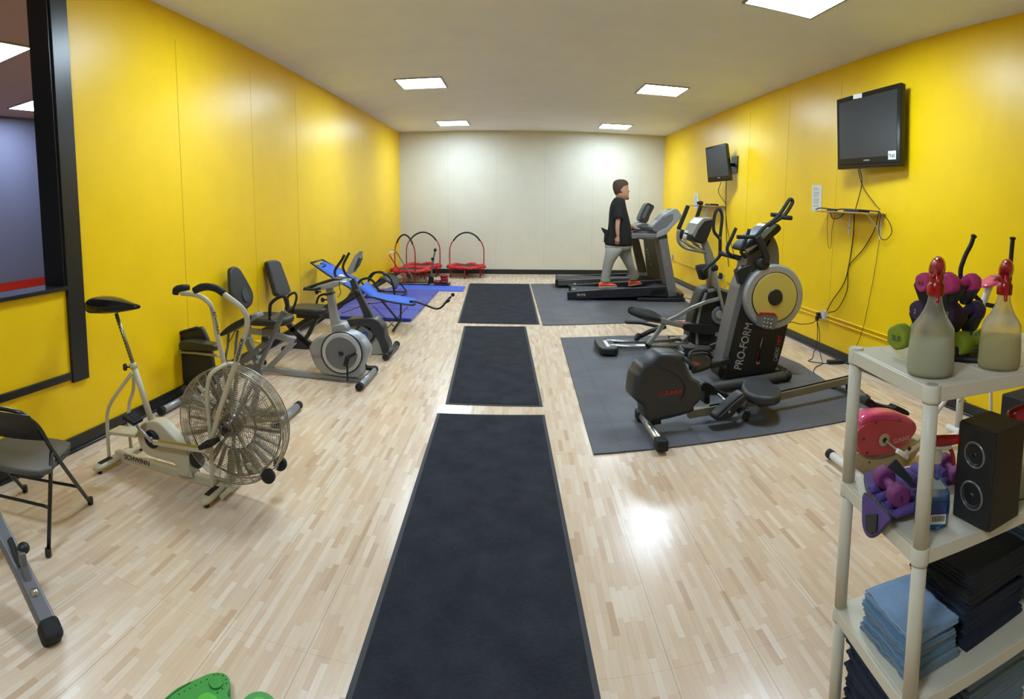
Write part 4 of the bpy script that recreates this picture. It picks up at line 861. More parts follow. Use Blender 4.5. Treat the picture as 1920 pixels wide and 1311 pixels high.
a, b_ = P(1389, 697, -.124), P(1412, 608, -.124); text('PRO-FORM', a, b_ - a, X_ * -1, .12, RT_, body, 'brand_lettering', bold=True, sx=(b_ - a).length / .6)
a, b_ = P(1457, 680, -.124), P(1462, 652, -.124); text('CARDIO', a, b_ - a, X_ * -1, .066, RT_, body, 'brand_lettering', sx=(b_ - a).length / .27)
a, b_ = P(1462.5, 650, -.124), P(1467, 629, -.124); text('HIIT', a, b_ - a, X_ * -1, .066, mat('red_print', 'b02a22', .4), body, 'brand_lettering', bold=True, sx=(b_ - a).length / .14)
MB().tube(Ps(P, [(1421, 682), (1423, 665), (1431, 635)], -.122), .012, 8).build('side_badge', BLKG, body)
MB().tube(Ps(P, [(1419, 681), (1421, 662)], -.132), .005, 8).build('red_badge_line', REDS, body)
MB().tube(Ps(P, [(1425, 655), (1430, 636)], -.132), .004, 8).build('silver_badge_line', RT_, body)
MB().disc(P(1421, 682, -.125), Y_, .022, .01, 16).build('badge_ring', STL, body)
# console and handles
MB().pad(Ps(P, [(1394, 472), (1399, 462), (1411, 449), (1424, 438), (1449, 424), (1460, 423), (1466, 431), (1458, 441), (1436, 458), (1420, 470), (1404, 475)], -.16), Y_ * .32, .02).build('console', BLK, t)
MB().prism([P(1396, 471, -.17), P(1402, 476, -.17), P(1420, 464, -.17), P(1421, 460, -.17)], Y_ * .34).build('console_rim', SIL, t, .005)
cp_ = [P(1424, 442, -.165), P(1448, 423, -.165), P(1458, 425, -.165), P(1431, 452, -.165)]
MB().prism(cp_, Y_ * .33).build('console_frame', GS, t, .006)
MB().prism([P(1425, 441, -.12), P(1444, 424.5, -.12), P(1447, 425, -.12), P(1428, 443, -.12)], Y_ * .22).build('display', mat('blue_display', '7fa0cf', .2), t)
MB().prism([P(1426, 444, -.17), P(1449, 425.5, -.17), P(1454, 427, -.17), P(1431, 447, -.17)], Y_ * .003).build('display_side', mat('blue_display', '7fa0cf', .2), t)
MB().prism([P(1400, 466, -.13), P(1414, 453, -.13), P(1419, 456, -.13), P(1404, 471, -.13)], Y_ * .26).build('button_panel', STL, t, .004)
MB().tube(Ps(P, [(1417, 447), (1432, 430), (1449, 417), (1461, 405), (1472, 389), (1480, 377), (1485, 378), (1485, 384), (1474, 402), (1464, 411), (1450, 420), (1440, 426)], -.2), .019, 12, 4).build('loop_handle', RUB, t)
MB().bar(Ps(P, [(1418, 446), (1428, 462), (1437, 484), (1436, 498)], -.2), Y_, .05, .065).build('swing_arm', BLK, t, .01, 3)
MB().disc(P(1430, 497, -.17), Y_, .075, .08, 24).build('arm_pivot', BLK, t)
MB().tube(Ps(P, [(1382, 447), (1420, 447)], -.2), .02, 12).build('cross_handle', RUB, t)
MB().tube(Ps(P, [(1466, 410), (1484, 411.5)], -.2), .024, 12).build('cross_handle', RUB, t)
MB().tube(Ps(P, [(1446, 405), (1458, 406)], -.14), .022, 12).build('cross_handle', RUB, t)
far = .3
MB().tube(Ps(P, [(1350, 458), (1349, 450), (1339, 437), (1338, 420), (1341, 402), (1346, 395), (1351, 397), (1354, 410), (1352, 430), (1350, 447)], far), .017, 12, 4).build('loop_handle', RUB, t)
MB().tube(Ps(P, [(1350, 446), (1350, 470), (1349, 482), (1340, 492), (1328, 502), (1318, 512)], far), .019, 12, 3).build('swing_arm', BLK, t)
MB().tube([P(1350, 477, far), C(1400, 490, 0)], .027, 12).build('cross_tube', BLK, t)
for l, q in ((.1, [(1380, 430), (1372, 448), (1364, 465), (1365, 476), (1375, 484)]), (-.12, [(1405, 432), (1399, 450), (1392, 465), (1390, 476), (1398, 486)])):
    MB().tube(Ps(P, q, l), .018, 12, 4).build('fixed_handle', RUB, t)
MB().prism(Ps(P, [(1381, 511), (1393, 503), (1408, 499), (1411, 505), (1402, 520), (1392, 538), (1388, 536)], -.15), Y_ * .1).build('bottle_holder', BLK, t, .012, 3)
# pedal, stabilisers
MB().pad([P(1289, 681, -.3), P(1298, 672, -.22), P(1320, 670, -.14), P(1333, 675, -.14), P(1335, 688, -.18), P(1328, 696, -.24), P(1302, 704, -.32), P(1296, 700, -.33)], Z_ * .035, .01).build('pedal', BLK, t)
MB().prism([p + Z_ * .036 for p in (P(1295, 684, -.27), P(1303, 677, -.2), P(1328, 677, -.16), P(1328, 689, -.2), P(1303, 697, -.3))], Z_ * .006).build('pedal_tread', mat('red_tread', '7c2020', .6), t, .002)
MB().tube([P(1294, 700, -.32) + Z_ * .02, P(1292, 680, -.31) + Z_ * .06, P(1302, 672, -.23) + Z_ * .06, P(1326, 672, -.15) + Z_ * .06, P(1336, 684, -.17) + Z_ * .05], .014, 8, 3).build('pedal_rim', BLK, t)
MB().bar([P(1332, 688, -.2), P(1350, 684, -.16), P(1368, 678, -.16)], Y_, .05, .06).build('pedal_arm', BLK, t, .01)
MB().pad([p for p in (V((1.7, Y0 + .12, .3)), V((2.0, Y0 + .1, .27)), V((2.02, Y0 + .24, .27)), V((1.7, Y0 + .26, .3)))], Z_ * .03, .01).build('pedal', BLK, t)
MB().bar([V((2.0, Y0 + .17, .3)), V((2.3, Y0 + .16, .4))], Y_, .05, .06).build('pedal_arm', BLK, t, .01)
s_a, s_b = atz(1338, 729, .06), atz(1478, 706, .06)
MB().tube([s_a - (s_b - s_a).normalized() * .3, s_b], .05, 16).build('stabiliser', DKG, t, .01)
MB().lathe([(.052, -.06), (.058, -.05), (.058, 0), (.05, .01)], s_b, s_b - s_a, 16).build('end_cap', BLK, t)
MB().box((2.45, Y0 + .02, .05), .7, .2, .06).build('base_plate', CHR, t, .01)
MB().tube([V((2.75, Y0 - .1, .055)), V((2.75, Y0 + .35, .055))], .045, 14).build('stabiliser', DKG, t)
# ---------------------------------------------------------------- rower
f = Fr((1.02, 4.12, 0), (3.1, 4.42, 0)); P, C = f.P, f.C
t = thing('rowing_machine', 'dark grey magnetic rowing machine with a long beige rail on the foam mat', 'rowing machine', (1.6, 4.2, 0))
HB = mat('rower_grey', '303134', .42, bump=.08, scale=400)
ro = [(1188, 741), (1192, 712), (1198, 702), (1205, 690), (1221, 681), (1235, 669), (1247, 666), (1281, 669), (1288, 684), (1300, 712), (1315, 722), (1318, 740), (1316, 756), (1304, 768), (1299, 779), (1232, 796), (1214, 792), (1210, 772), (1198, 760), (1189, 751)]
body = MB().pad([P(x, y, -.11) for x, y in ro], f.n * .22, .045).build('drive_housing', HB, t)
MB().prism([P(x, y, -.07) for x, y in ((1234, 672), (1240, 666), (1281, 667), (1284, 674))], f.n * .14).build('housing_top', HB, t, .01)
MB().torus(P(1245, 667.5, -.0), (0, 0, 1), .055, .009, 24).build('cup_rim', BLK, t)
MB().box(P(1268, 666.5, 0) + Z_ * .006, .11, .09, .012, ax=(f.u, f.n, Z_)).build('monitor', SILD, t, .004)
MB().tube([P(x, y, -.118) for x, y in ((1222, 690), (1255, 700), (1278, 717), (1285, 737), (1276, 754))], .004, 6, 5).build('housing_crease', BLK, body)
text('SUNNY', P(1246, 744, -.115), f.u, Z_, .046, mat('red_print', 'b02a22', .4), body, 'brand_lettering', bold=True)
MB().tube([P(1236, 747, -.113), P(1239, 741, -.113), P(1243, 741, -.113), P(1240, 746, -.113), P(1241, 749, -.113)], .0035, 6, 4).build('logo_mark', mat('red_print', 'b02a22', .4), body)
for px, py in ((1206, 722), (1270, 687), (1228, 790)): MB().disc(P(px, py, -.112), f.n, .008, .006, 10).build('screw_hole', BLK, body)
hb_ = MB().tube([P(1266, 660, .02), P(1304, 694, -.25)], .016, 12).build('pull_handle', RUB, t)
MB().tube([P(1286, 677, -.1), P(1276, 690, -.02)], .005, 6).build('pull_strap', BLK, t)
fa, fb_ = atz(1203, 782, .05), atz(1238, 834, .05)
MB().tube([fa, fb_], .032, 14).build('front_foot', STL, t)
for a, b_ in ((fa, (fa - fb_).normalized()), (fb_, (fb_ - fa).normalized())): MB().box(a + b_ * .02, .1, .09, .085, ax=(b_, b_.cross(Z_), Z_)).build('foot_cap', RUB, t, .015)
MB().bar([P(1228, 790), P(1228, 797)], f.n, .06, .08).build('foot_post', BLK, t)
RL = mat('beige_rail', '8a8574', .35, .35)
ra, rb = P(1290, 779), P(1604, 711)
MB().bar([ra, rb], f.n, .055, .07).build('rail', RL, t, .006)
MB().bar([P(1330, 764, -.03), P(1597, 706, -.03)], f.n, .004, .015).build('rail_groove', CHR, t)
MB().bar([P(1592, 722), P(1592, 738)], f.n, .05, .05).build('rear_post', BLK, t)
b_ = V((P(1592, 738).x, P(1592, 738).y, .045))
MB().tube([b_ - f.n * .25, b_ + f.n * .25], .028, 12).build('rear_foot', SILD, t)
for s_ in (-.25, .25): MB().cyl(b_ + f.n * s_ - Z_ * .045, Z_, .035, .05, 14).build('foot_pad', RUB, t)
# seat: heart shaped pad lying flat
zs = P(1428, 740).z + .01
st = [(1391, 730), (1391, 722), (1396, 715), (1408, 711), (1425, 710.5), (1440, 713), (1449, 721), (1462, 728), (1465, 735), (1463, 744), (1450, 749), (1425, 748), (1403, 742)]
sc_ = f.P(1428, 728); zt = sc_.z
MB().pad([atz(x, y, zt) - Z_ * .075 for x, y in st], Z_ * .08, .028).build('seat', mat('rower_vinyl', '2b2c30', .45, bump=.2, scale=400), t)
MB().bar([P(1412, 749), P(1440, 752), P(1436, 764), P(1424, 766), P(1412, 756)][:2], f.n, .1, .05).build('seat_carriage', mat('brownish_metal', '5a544c', .4, .5), t, .006)
MB().box(P(1430, 757), .12, .09, .05, ax=(f.u, f.n, Z_)).build('roller_bracket', mat('brownish_metal', '5a544c', .4, .5), t, .006)
# foot plates
for l, q in ((-.18, [(1342, 791), (1345, 783), (1360, 768), (1384, 747), (1395, 740), (1401, 744), (1400, 753), (1386, 770), (1373, 786), (1356, 791)]), ):
    MB().pad([P(x, y, l) for x, y in q], f.n * .11, .02).build('foot_plate', BLK, t)
    MB().tube([P(x, y, l - .01) for x, y in ((1347, 788), (1362, 774), (1384, 754), (1396, 745))], .008, 8, 3).build('plate_rim', DKG, t)
    MB().bar([P(1383, 776, l), P(1394, 768, l + .03), P(1398, 758, l + .08)], f.n, .04, .02).build('foot_strap', RUB, t)
MB().pad([P(x, y, .12) for x, y in ((1318, 722), (1330, 722), (1352, 738), (1369, 745), (1370, 751), (1350, 748), (1330, 740), (1330, 760), (1320, 758), (1322, 738), (1313, 735))], f.n * .1, .008).build('foot_plate', BLK, t)
MB().tube([P(1345, 742, .1), P(1378, 768, -.05)], .012, 10).build('plate_rod', STL, t)
MB().tube([P(1366, 775, -.18), P(1402, 768, .1)], .012, 10).build('plate_axle', STL, t)
lz = P(1402, 775, -.12); MB().bar([lz, V((lz.x - .03, lz.y, .015))], f.n, .05, .04).build('support_leg', BLK, t, .006)
MB().ball(P(1377, 745, -.03), .03, .03, .022).build('knob', STL, t)
# ================================================================== MAN ON THE TREADMILL
A_ = aty(1158, 538, 10.55); YM = 10.55
def M(px, py, l=0.): return aty(px, py, YM) + V((0, l, 0))
SK = mat('skin', 'b98a72', .5, bump=.1, scale=90); TS = mat('black_tshirt', '17181b', .85, bump=.4, scale=25); GP = mat('grey_sweatpants', '8f8f8c', .9, bump=.5, scale=22, var=.12)
HR = mat('short_brown_hair', '4a3a2e', .8, bump=.8, scale=250); OR = mat('orange_shoe', 'f0562c', .6, bump=.3, scale=120)
base = V((M(1160, 538).x, YM, 0))
man = thing('person', 'man in black t-shirt, grey sweatpants and orange shoes walking on a treadmill', 'person', tuple(base))
def skin(name, joints, edges, m, parent, root=0, sub=2):
    o_ = V(parent['_o']); me = bpy.data.meshes.new(name); me.from_pydata([V(j[0]) - o_ for j in joints], edges, []); me.materials.append(m)
    o = bpy.data.objects.new(name, me); COL.objects.link(o); o.parent = parent; o['_o'] = tuple(o_)
    s = o.modifiers.new('skin', 'SKIN'); s.use_smooth_shade = True; s.branch_smoothing = .6
    lay = me.skin_vertices[0] if me.skin_vertices else None
    if lay is None:
        bpy.context.view_layer.objects.active = o; bpy.ops.mesh.customdata_skin_add(); lay = me.skin_vertices[0]
    for i, j in enumerate(joints):
        r = j[1]; lay.data[i].radius = (r if isinstance(r, tuple) else (r, r)); lay.data[i].use_root = (i == root)
    b = o.modifiers.new('sub', 'SUBSURF'); b.levels = b.render_levels = sub
    return o
def ell(c, rx, ry, n=16, ax=None):
    """horizontal elliptical ring"""
    c = V(c); return [c + V((rx * math.cos(2 * math.pi * k / n), ry * math.sin(2 * math.pi * k / n), 0)) for k in range(n)]
def ring_px(xa, xb, py, ry, l=0., n=20, tilt=0.):
    a, b = M(xa, py, l), M(xb, py, l); c = (a + b) / 2; rx = (b.x - a.x) / 2
    return [c + V((rx * math.cos(2 * math.pi * k / n), ry * math.sin(2 * math.pi * k / n), tilt * rx * math.cos(2 * math.pi * k / n))) for k in range(n)]
# continuous body: head, neck, torso, arms, legs
sh_n, sh_f = M(1157, 389, -.19), M(1160, 389, .19)
J = [(M(1160, 455), (.15, .16)), (M(1160, 430), (.155, .16)), (M(1159, 402), (.13, .16)), (M(1158, 384), (.085, .11)), (M(1161, 373), (.058, .058)),
     (M(1157, 388, -.17), (.065, .065)), (M(1155, 412, -.235), (.052, .05)), (M(1153, 428, -.25), (.044, .044)), (M(1154.5, 444, -.24), (.03, .028)),
     (M(1160, 388, .17), (.065, .065)), (M(1166, 412, .23), (.05, .05)), (M(1178, 421, .24), (.044, .044)), (M(1196, 430, .24), (.028, .028)),
     (M(1155, 466, -.1), (.1, .1)), (M(1141, 496, -.1), (.062, .062)), (M(1131, 526, -.1), (.042, .042)),
     (M(1165, 466, .1), (.1, .1)), (M(1180, 494, .1), (.062, .062)), (M(1192, 522, .1), (.042, .042))]
E_ = [(0, 1), (1, 2), (2, 3), (3, 4), (3, 5), (5, 6), (6, 7), (7, 8), (3, 9), (9, 10), (10, 11), (11, 12), (0, 13), (13, 14), (14, 15), (0, 16), (16, 17), (17, 18)]
body = skin('body', J, E_, SK, man)
def head():
    H = M(1165, 338).z - M(1165, 375).z   # head height
    top = M(1165, 338.5)
    # profile: (fraction from top, back x offset, front x offset, half width) in units of head height
    pr_ = [(0.0, -.10, .10, .08), (.04, -.26, .22, .20), (.12, -.36, .31, .29), (.25, -.41, .365, .335), (.38, -.41, .375, .345), (.46, -.40, .355, .345), (.52, -.38, .385, .34), (.58, -.35, .41, .33), (.66, -.32, .40, .315), (.72, -.30, .405, .305), (.78, -.28, .40, .29), (.84, -.27, .405, .265), (.90, -.26, .41, .22), (.96, -.25, .37, .17), (1.02, -.24, .25, .15), (1.15, -.24, .13, .15)]
    rings = []
    for fz, bk, fr_, hw in pr_:
        c = V((top.x, YM, top.z - fz * H)); q = []
        for k in range(20):
            a = 2 * math.pi * k / 20; cx_ = math.cos(a); x = (fr_ if cx_ > 0 else -bk) * cx_ * H; q.append(c + V((x, hw * H * math.sin(a), 0)))
        rings.append(q)
    MB().loft(rings).build('head', SK, man)
    n = MB(); bx = top.x + .38 * H
    n.loft([[V((bx - .02, YM - .012, top.z - .47 * H)), V((bx + .0, YM, top.z - .47 * H)), V((bx - .02, YM + .012, top.z - .47 * H))], [V((bx - .02, YM - .018, top.z - .6 * H)), V((bx + .028, YM, top.z - .6 * H)), V((bx - .02, YM + .018, top.z - .6 * H))], [V((bx - .02, YM - .014, top.z - .64 * H)), V((bx + .01, YM, top.z - .645 * H)), V((bx - .02, YM + .014, top.z - .64 * H))]]).build('nose', SK, man)
    MB().ball((bx + .004, YM - .018, top.z - .735 * H), .012, .016, .005).ball((bx + .004, YM + .018, top.z - .735 * H), .012, .016, .005).build('mouth', mat('lips', '8e5348', .5), man)
    MB().ball((top.x + .33 * H, YM - .034, top.z - .47 * H), .012, .012, .008).build('eye', mat('eye', '2a211c', .2), man)
    MB().ball((top.x + .33 * H, YM + .034, top.z - .47 * H), .012, .012, .008).build('eye', mat('eye', '2a211c', .2), man)
    for s_ in (-1, 1):
        MB().ball((top.x - .02 * H, YM + s_ * .345 * H, top.z - .54 * H), .02, .01, .034).build('ear', SK, man)
    MB().ball((bx - .015, YM, top.z - .93 * H), .03, .045, .03).build('goatee', HR, man)
    rings = []
    for fz, bk, fr_, hw in ((-.02, -.12, .12, .1), (.02, -.28, .24, .22), (.1, -.39, .335, .31), (.22, -.44, .375, .355), (.3, -.44, .33, .362), (.36, -.44, .1, .36), (.44, -.43, -.02, .358), (.54, -.41, -.12, .35), (.66, -.36, -.2, .32), (.76, -.31, -.24, .27)):
        c = V((top.x, YM, top.z - fz * H)); q = []
        for k in range(20):
            a = 2 * math.pi * k / 20; cx_ = math.cos(a); x = (fr_ if cx_ > 0 else -bk) * cx_ * H; q.append(c + V((x, hw * H * math.sin(a), 0)))
        rings.append(q)
    MB().loft(rings).build('hair', HR, man)
head()
# t-shirt
tr = [ring_px(1153, 1168, 371, .07), ring_px(1150, 1171, 375, .11), ring_px(1146, 1173, 381, .17), ring_px(1143, 1174, 390, .2), ring_px(1141.5, 1178, 404, .2), ring_px(1141, 1182, 420, .205), ring_px(1139, 1184, 435, .21), ring_px(1136, 1186, 448, .21), ring_px(1133, 1187, 457, .21), ring_px(1134, 1186, 465.5, .2)]
MB().loft(tr, True).build('t_shirt', TS, man, sub=1)
def sleeve(a, b, ra, rb, name='sleeve'):
    MB().tube([a, (a + b) / 2, b], [ra, (ra + rb) / 2, rb * 1.12], 16, 3).build(name, TS, man)
sleeve(M(1155, 383, -.16), M(1156, 412, -.225), .085, .08); sleeve(M(1160, 383, .16), M(1167, 410, .22), .085, .078)
MB().pad([M(1142, 434, -.06), M(1128, 428, -.06), M(1129, 432, -.06), M(1134, 440, -.06), M(1133, 456, -.06), M(1142, 460, -.06)], Y_ * .14, .01).build('shirt_fold', TS, man)
# trousers
def leg(pts, l, name='trouser_leg'):
    rings = []
    for xa, xb, py, ry, dl in pts: rings.append(ring_px(xa, xb, py, ry, l + dl, 16))
    MB().loft(rings, True).build(name, GP, man, sub=1)
leg([(1134, 1183, 461, .17, .1), (1134, 1167, 470, .14, .03), (1132, 1158, 481, .12, 0), (1129, 1150, 492, .1, 0), (1128, 1147, 502, .09, 0), (1127, 1144, 512, .08, 0), (1125, 1142.5, 519, .085, 0), (1125.5, 1141.5, 522, .078, 0), (1124, 1143, 525, .085, 0), (1125, 1142, 528, .078, 0), (1124, 1141, 531, .075, 0)], -.1)
leg([(1145, 1184, 461, .16, -.1), (1152, 1185, 470, .14, -.02), (1161, 1187, 480, .12, 0), (1168, 1189, 490, .1, 0), (1173, 1191, 500, .09, 0), (1178, 1195, 508, .085, 0), (1181, 1200, 514, .085, 0), (1182, 1199, 518, .078, 0), (1181, 1201, 521, .085, 0), (1183, 1198, 525, .075, 0), (1182, 1196, 529, .07, 0)], .1)
MB().loft([ring_px(1133, 1186, 456, .19), ring_px(1133, 1185, 465, .19), ring_px(1136, 1183, 474, .15)], True).build('trouser_seat', GP, man, sub=1)
def shoe(x0, x1, y0, y1, l):
    a = M(x0, y0, l); b = M(x1, y1, l); d = (b - a); L = d.length; u = d.normalized(); up = u.cross(Y_) * -1; up = up if up.z > 0 else -up
    R = []
    for s_, w_, h in ((0, .02, .04), (.03, .034, .075), (.15, .038, .095), (.3, .04, .09), (.5, .043, .07), (.7, .05, .055), (.88, .046, .042), (.97, .03, .03), (1, .012, .016)):
        c = a + u * L * s_ + up * (.02 + h / 2); R.append([c + Y_ * w_ * math.cos(q) + up * h / 2 * math.sin(q) for q in [2 * math.pi * k / 14 for k in range(14)]])
    s = MB().loft(R).build('shoe', OR, man)
    R = []
    for s_, w_ in ((-.02, .02), (.02, .04), (.3, .044), (.6, .05), (.85, .052), (.98, .034), (1.02, .014)):
        c = a + u * L * s_ + up * .014; R.append([c + Y_ * w_ * math.cos(q) + up * .014 * math.sin(q) for q in [2 * math.pi * k / 14 for k in range(14)]])
    MB().loft(R).build('sole', mat('grey_sole', 'a09c98', .6), s)
    MB().tube([a + u * L * .28 + up * .1 - Y_ * .0, a + u * L * .55 + up * .085], .012, 8).build('laces', WHT, s)
shoe(1121, 1154, 539.5, 538, -.12); shoe(1181, 1205, 540, 536, .12)
# hands: palm with five fingers
def hand(wr, dirn, side, palm_n, curl, name='hand'):
    dirn = V(dirn).normalized(); pn = V(palm_n); pn = (pn - dirn * pn.dot(dirn)).normalized(); sd_ = dirn.cross(pn) * side
    wr = V(wr); pc = wr + dirn * .1
    MB().loft([[wr + dirn * s_ + sd_ * w_ * math.cos(q) + pn * h * math.sin(q) for q in [2 * math.pi * k / 12 for k in range(12)]] for s_, w_, h in ((-.01, .026, .02), (.02, .03, .019), (.06, .041, .019), (.09, .042, .017), (.105, .036, .012))]).build(name, SK, man)
    for k, (o_, ln) in enumerate(((-.031, .07), (-.0105, .078), (.0105, .074), (.031, .058))):
        p = pc + sd_ * o_ - dirn * .01; pts = [p]; a = curl * .5
        for j, q in enumerate((.45, .32, .23)):
            p = p + (dirn * math.cos(a) + pn * math.sin(a)) * ln * q; pts.append(p); a += curl
        MB().tube(pts, [.0095, .009, .0085, .0065], 8, 3).build('finger', SK, man)
    p = wr + dirn * .035 - sd_ * .03; d1 = (dirn * .6 - sd_ * .5 + pn * .4).normalized()
    MB().tube([p, p + d1 * .035, p + d1 * .035 + (dirn * .8 + pn * .5).normalized() * .03], [.0125, .011, .008], 8, 3).build('thumb', SK, man)
hand(M(1154.5, 443.5, -.24), (-.12, 0, -1), 1, (.4, .9, 0), .45)
hand(M(1194.5, 430.2, .24), (1, -.1, -.12), -1, (0, 0, -1), .35)
# ================================================================== RIGHT WALL
def XW(px, py, d=.02): return atx(px, py, XR - d)
def tv(label, corners, th, dl, sticker=None, tagpos=None):
    """corners: TL, TR, BR, BL pixels with distance of the left and the right edge from the wall"""
    (tl, tr, br, bl), (xl, xr) = corners, dl
    a = atx(*tl, XR - xl); b = atx(*tr, XR - xr)
    d = (V((b.x, b.y, 0)) - V((a.x, a.y, 0))); L = d.length; u = d.normalized(); n = V((u.y, -u.x, 0)); n = n if n.x < 0 else -n
    p0 = V((a.x, a.y, 0)); h = lambda px, py: hit(px, py, p0, n)
    TL, TR, BR, BL = [h(*c) for c in (tl, tr, br, bl)]
    c = (TL + BR) / 2; t = thing('television', label, 'television', (c.x, c.y, c.z), 'wall mounted televisions')
    up = ((TL + TR) / 2 - (BL + BR) / 2).normalized()
    MB().prism([p - n * th for p in (TL, TR, BR, BL)], n * th).build('housing', BLKG, t, .012, 3)
    ins = lambda p, q: p + (c - p) * q
    W_ = (TR - TL); H_ = (TL - BL)
    q = [TL + W_ * .05 - H_ * .07, TR - W_ * .05 - H_ * .07, BR - W_ * .05 + H_ * .14, BL + W_ * .05 + H_ * .14]
    MB().prism([p + n * .0005 for p in q], n * .002).build('screen', mat('tv_screen', '2e2f31', .28), t)
    MB().box((BL + BR) / 2 + H_ * .065 + n * .004, L * .93, .01, .02, ax=(u, n, up)).build('speaker_strip', BLKG, t, .004)
    MB().box((BL + BR) / 2 + H_ * .1 + n * .003, L * .09, .003, .012, ax=(u, n, up)).build('maker_plate', SIL, t)
    wp = V((XR - .01, c.y, c.z))
    MB().bar([c - n * th, (c - n * th + wp) / 2 + V((0, .08, 0)), wp - V((.012, 0, 0))], Z_, .06, .05).box(wp, .02, .3, .3).build('wall_bracket', BLK, t, .004)
    return t, u, n, up, TL, W_, H_
t, u, n, up, TL, W_, H_ = tv('large flat television on the right wall with a white number label on its frame', ((1568, 187), (1690, 154), (1688, 311), (1570, 318)), .07, (.24, .14))
q = TL + W_ * .86 - H_ * .9 + n * .004
MB().box(q, W_.length * .11, .002, .09, ax=(u, n, up)).build('number_label', mat('white_paper', 'd9d9d4', .7), t)
text('TV-#2', q - u * W_.length * .05 - up * .022 + n * .0015, u, up, .05, BLK, t, 'label_lettering', bold=True, sx=.72)
q = TL + W_ * .36 - H_ * .035 + n * .003; MB().box(q, W_.length * .14, .003, .05, ax=(u, n, up)).build('white_sticker', mat('white_paper', 'd9d9d4', .7), t, .001)
tv('smaller grey flat television on the right wall, nearer the back of the room, angled out', ((1322, 277), (1361, 268), (1370, 338), (1327, 342)), .09, (.5, .24))
def paper(q, label):
    p = [XW(x, y, .004) for x, y in q]
    c = sum(p, V()) / 4; t = thing('notice', label, 'notice', tuple(c), 'printed notices on the right wall')
    MB().prism(p, V((-.002, 0, 0))).build('sheet', mat('notice_paper', 'd6d6d0', .8), t)
    ln = MB(); rnd = random.Random(5); W_ = p[1] - p[0]; H_ = p[3] - p[0]
    for k in range(18):
        if k in (3, 9, 15): continue
        a = p[0] + H_ * (.1 + .042 * k) + W_ * .16 + V((-.0025, 0, 0)); ln.bar([a, a + W_ * (.62 if k else .4) * rnd.uniform(.7, 1)], X_, .0008, .0045)
    ln.build('printed_lines', mat('print_grey', '77777a', .8), t)
paper([(1523, 347), (1541.5, 347), (1540, 396), (1522, 396)], 'white notice sheet taped to the wall between the two televisions')
paper([(1301.5, 363), (1309.5, 363), (1309, 391), (1301, 391)], 'narrow white notice sheet far down the right wall beyond the small television')
# conduit
MB_ = MB().tube([V((XR - .012, 3.0, .49)), V((XR - .012, 9.3, .49))], .011, 8).tube([V((XR - .012, 3.0, .438)), V((XR - .012, 9.3, .438))], .011, 8).tube([V((XR - .012, 9.6, .5)), V((XR - .012, 13.3, .5))], .011, 8)
tag(MB_.build('conduit', YEL), 'pair of yellow painted cable conduits along the low right wall', 'conduit')
def outlet(px, py, label, s=.11):
    p = XW(px, py, .0); t = thing('outlet_box', label, 'electrical outlet', tuple(p), 'outlets on the right wall')
    MB().box(p - X_ * .022, .044, s, s * 1.05).build('box', mat('outlet_grey', 'b5b2a8', .4), t, .004)
    MB().box(p - X_ * .046 + V((0, 0, .02)), .004, .05, .03).box(p - X_ * .046 - V((0, 0, .025)), .004, .05, .03).build('socket', WHT, t)
    return p
o1 = outlet(1548, 591, 'metal outlet box on the conduit below the large television'); o2 = outlet(1357, 520, 'outlet box with black adapter below the smaller television'); outlet(1262, 482, 'outlet box on the right wall beside the treadmill console')
def cable(pts, label, r=.004, name='cable', m=BLK, k=5, grp='black cables on the right wall', cat='cable'):
    return tag(MB().tube(pts, r, 6, k).build(name, m), label, cat, grp)
t = thing('power_adapter', 'black power adapter plugged in below the smaller television', 'adapter', tuple(o2))
MB().box(o2 + V((-.075, -.03, .03)), .05, .08, .11).build('body', BLK, t, .01); MB().tube([o2 + V((-.06, .02, .0)), o2 + V((-.07, .12, -.03)), o2 + V((-.03, .14, .02))], .02, 10).build('plug', BLK, t)
t = thing('plug_cluster', 'black plugs pushed into the outlet box below the large television', 'plugs', tuple(o1))
MB().box(o1 + V((-.065, .07, .0)), .05, .05, .05).box(o1 + V((-.065, .1, -.06)), .04, .04, .06).box(o1 + V((-.06, .03, -.03)), .04, .035, .03).build('plug', BLK, t, .008)
cable([XW(1612, 316, .05), XW(1616, 345, .03), XW(1604, 393, .05)], 'black cable dropping straight from the large television to the wall shelf', .006)
cable([XW(1609, 318, .05), XW(1618, 350, .03), XW(1640, 382, .04), XW(1650, 393, .1)], 'black cable curving right from the large television to the shelf end', .005)
cable([XW(1602, 400, .06), XW(1600, 440, .02), XW(1593, 490, .02), XW(1583, 530, .02), XW(1560, 565, .03), XW(1550, 584, .06)], 'thick black cable running down the wall from the shelf to the outlet', .007)
cable([XW(1648, 395, .12), XW(1640, 430, .03), XW(1618, 468, .02), XW(1592, 500, .02), XW(1588, 545, .02), XW(1570, 580, .03), XW(1553, 586, .06)], 'black cable crossing the wall diagonally from the right end of the shelf', .006)
cable([XW(1655, 400, .1), XW(1668, 418, .04), XW(1672, 436, .04), XW(1662, 449, .04), XW(1651, 446, .04), XW(1648, 425, .06), XW(1652, 402, .1)], 'black cable looping off the right end of the wall shelf', .005)
cable([XW(1552, 400, .1), XW(1551, 430, .06), XW(1553, 462, .05), XW(1558, 462, .05), XW(1560, 430, .06), XW(1566, 404, .1)], 'thin dark cord hanging in a long loop from the left end of the shelf', .003)
cable([XW(1557, 400, .16), XW(1562, 410, .15), XW(1574, 408, .15), XW(1583, 400, .16)], 'black cable drooping under the left end of the shelf', .006)
cable([XW(1649, 450, .02), XW(1638, 520, .02), XW(1628, 570, .02), XW(1617, 620, .03), XW(1603, 655, .02), XW(1594, 672, .02), XW(1588, 690, .02)], 'thin dark cord running down the wall to the baseboard', .0035)
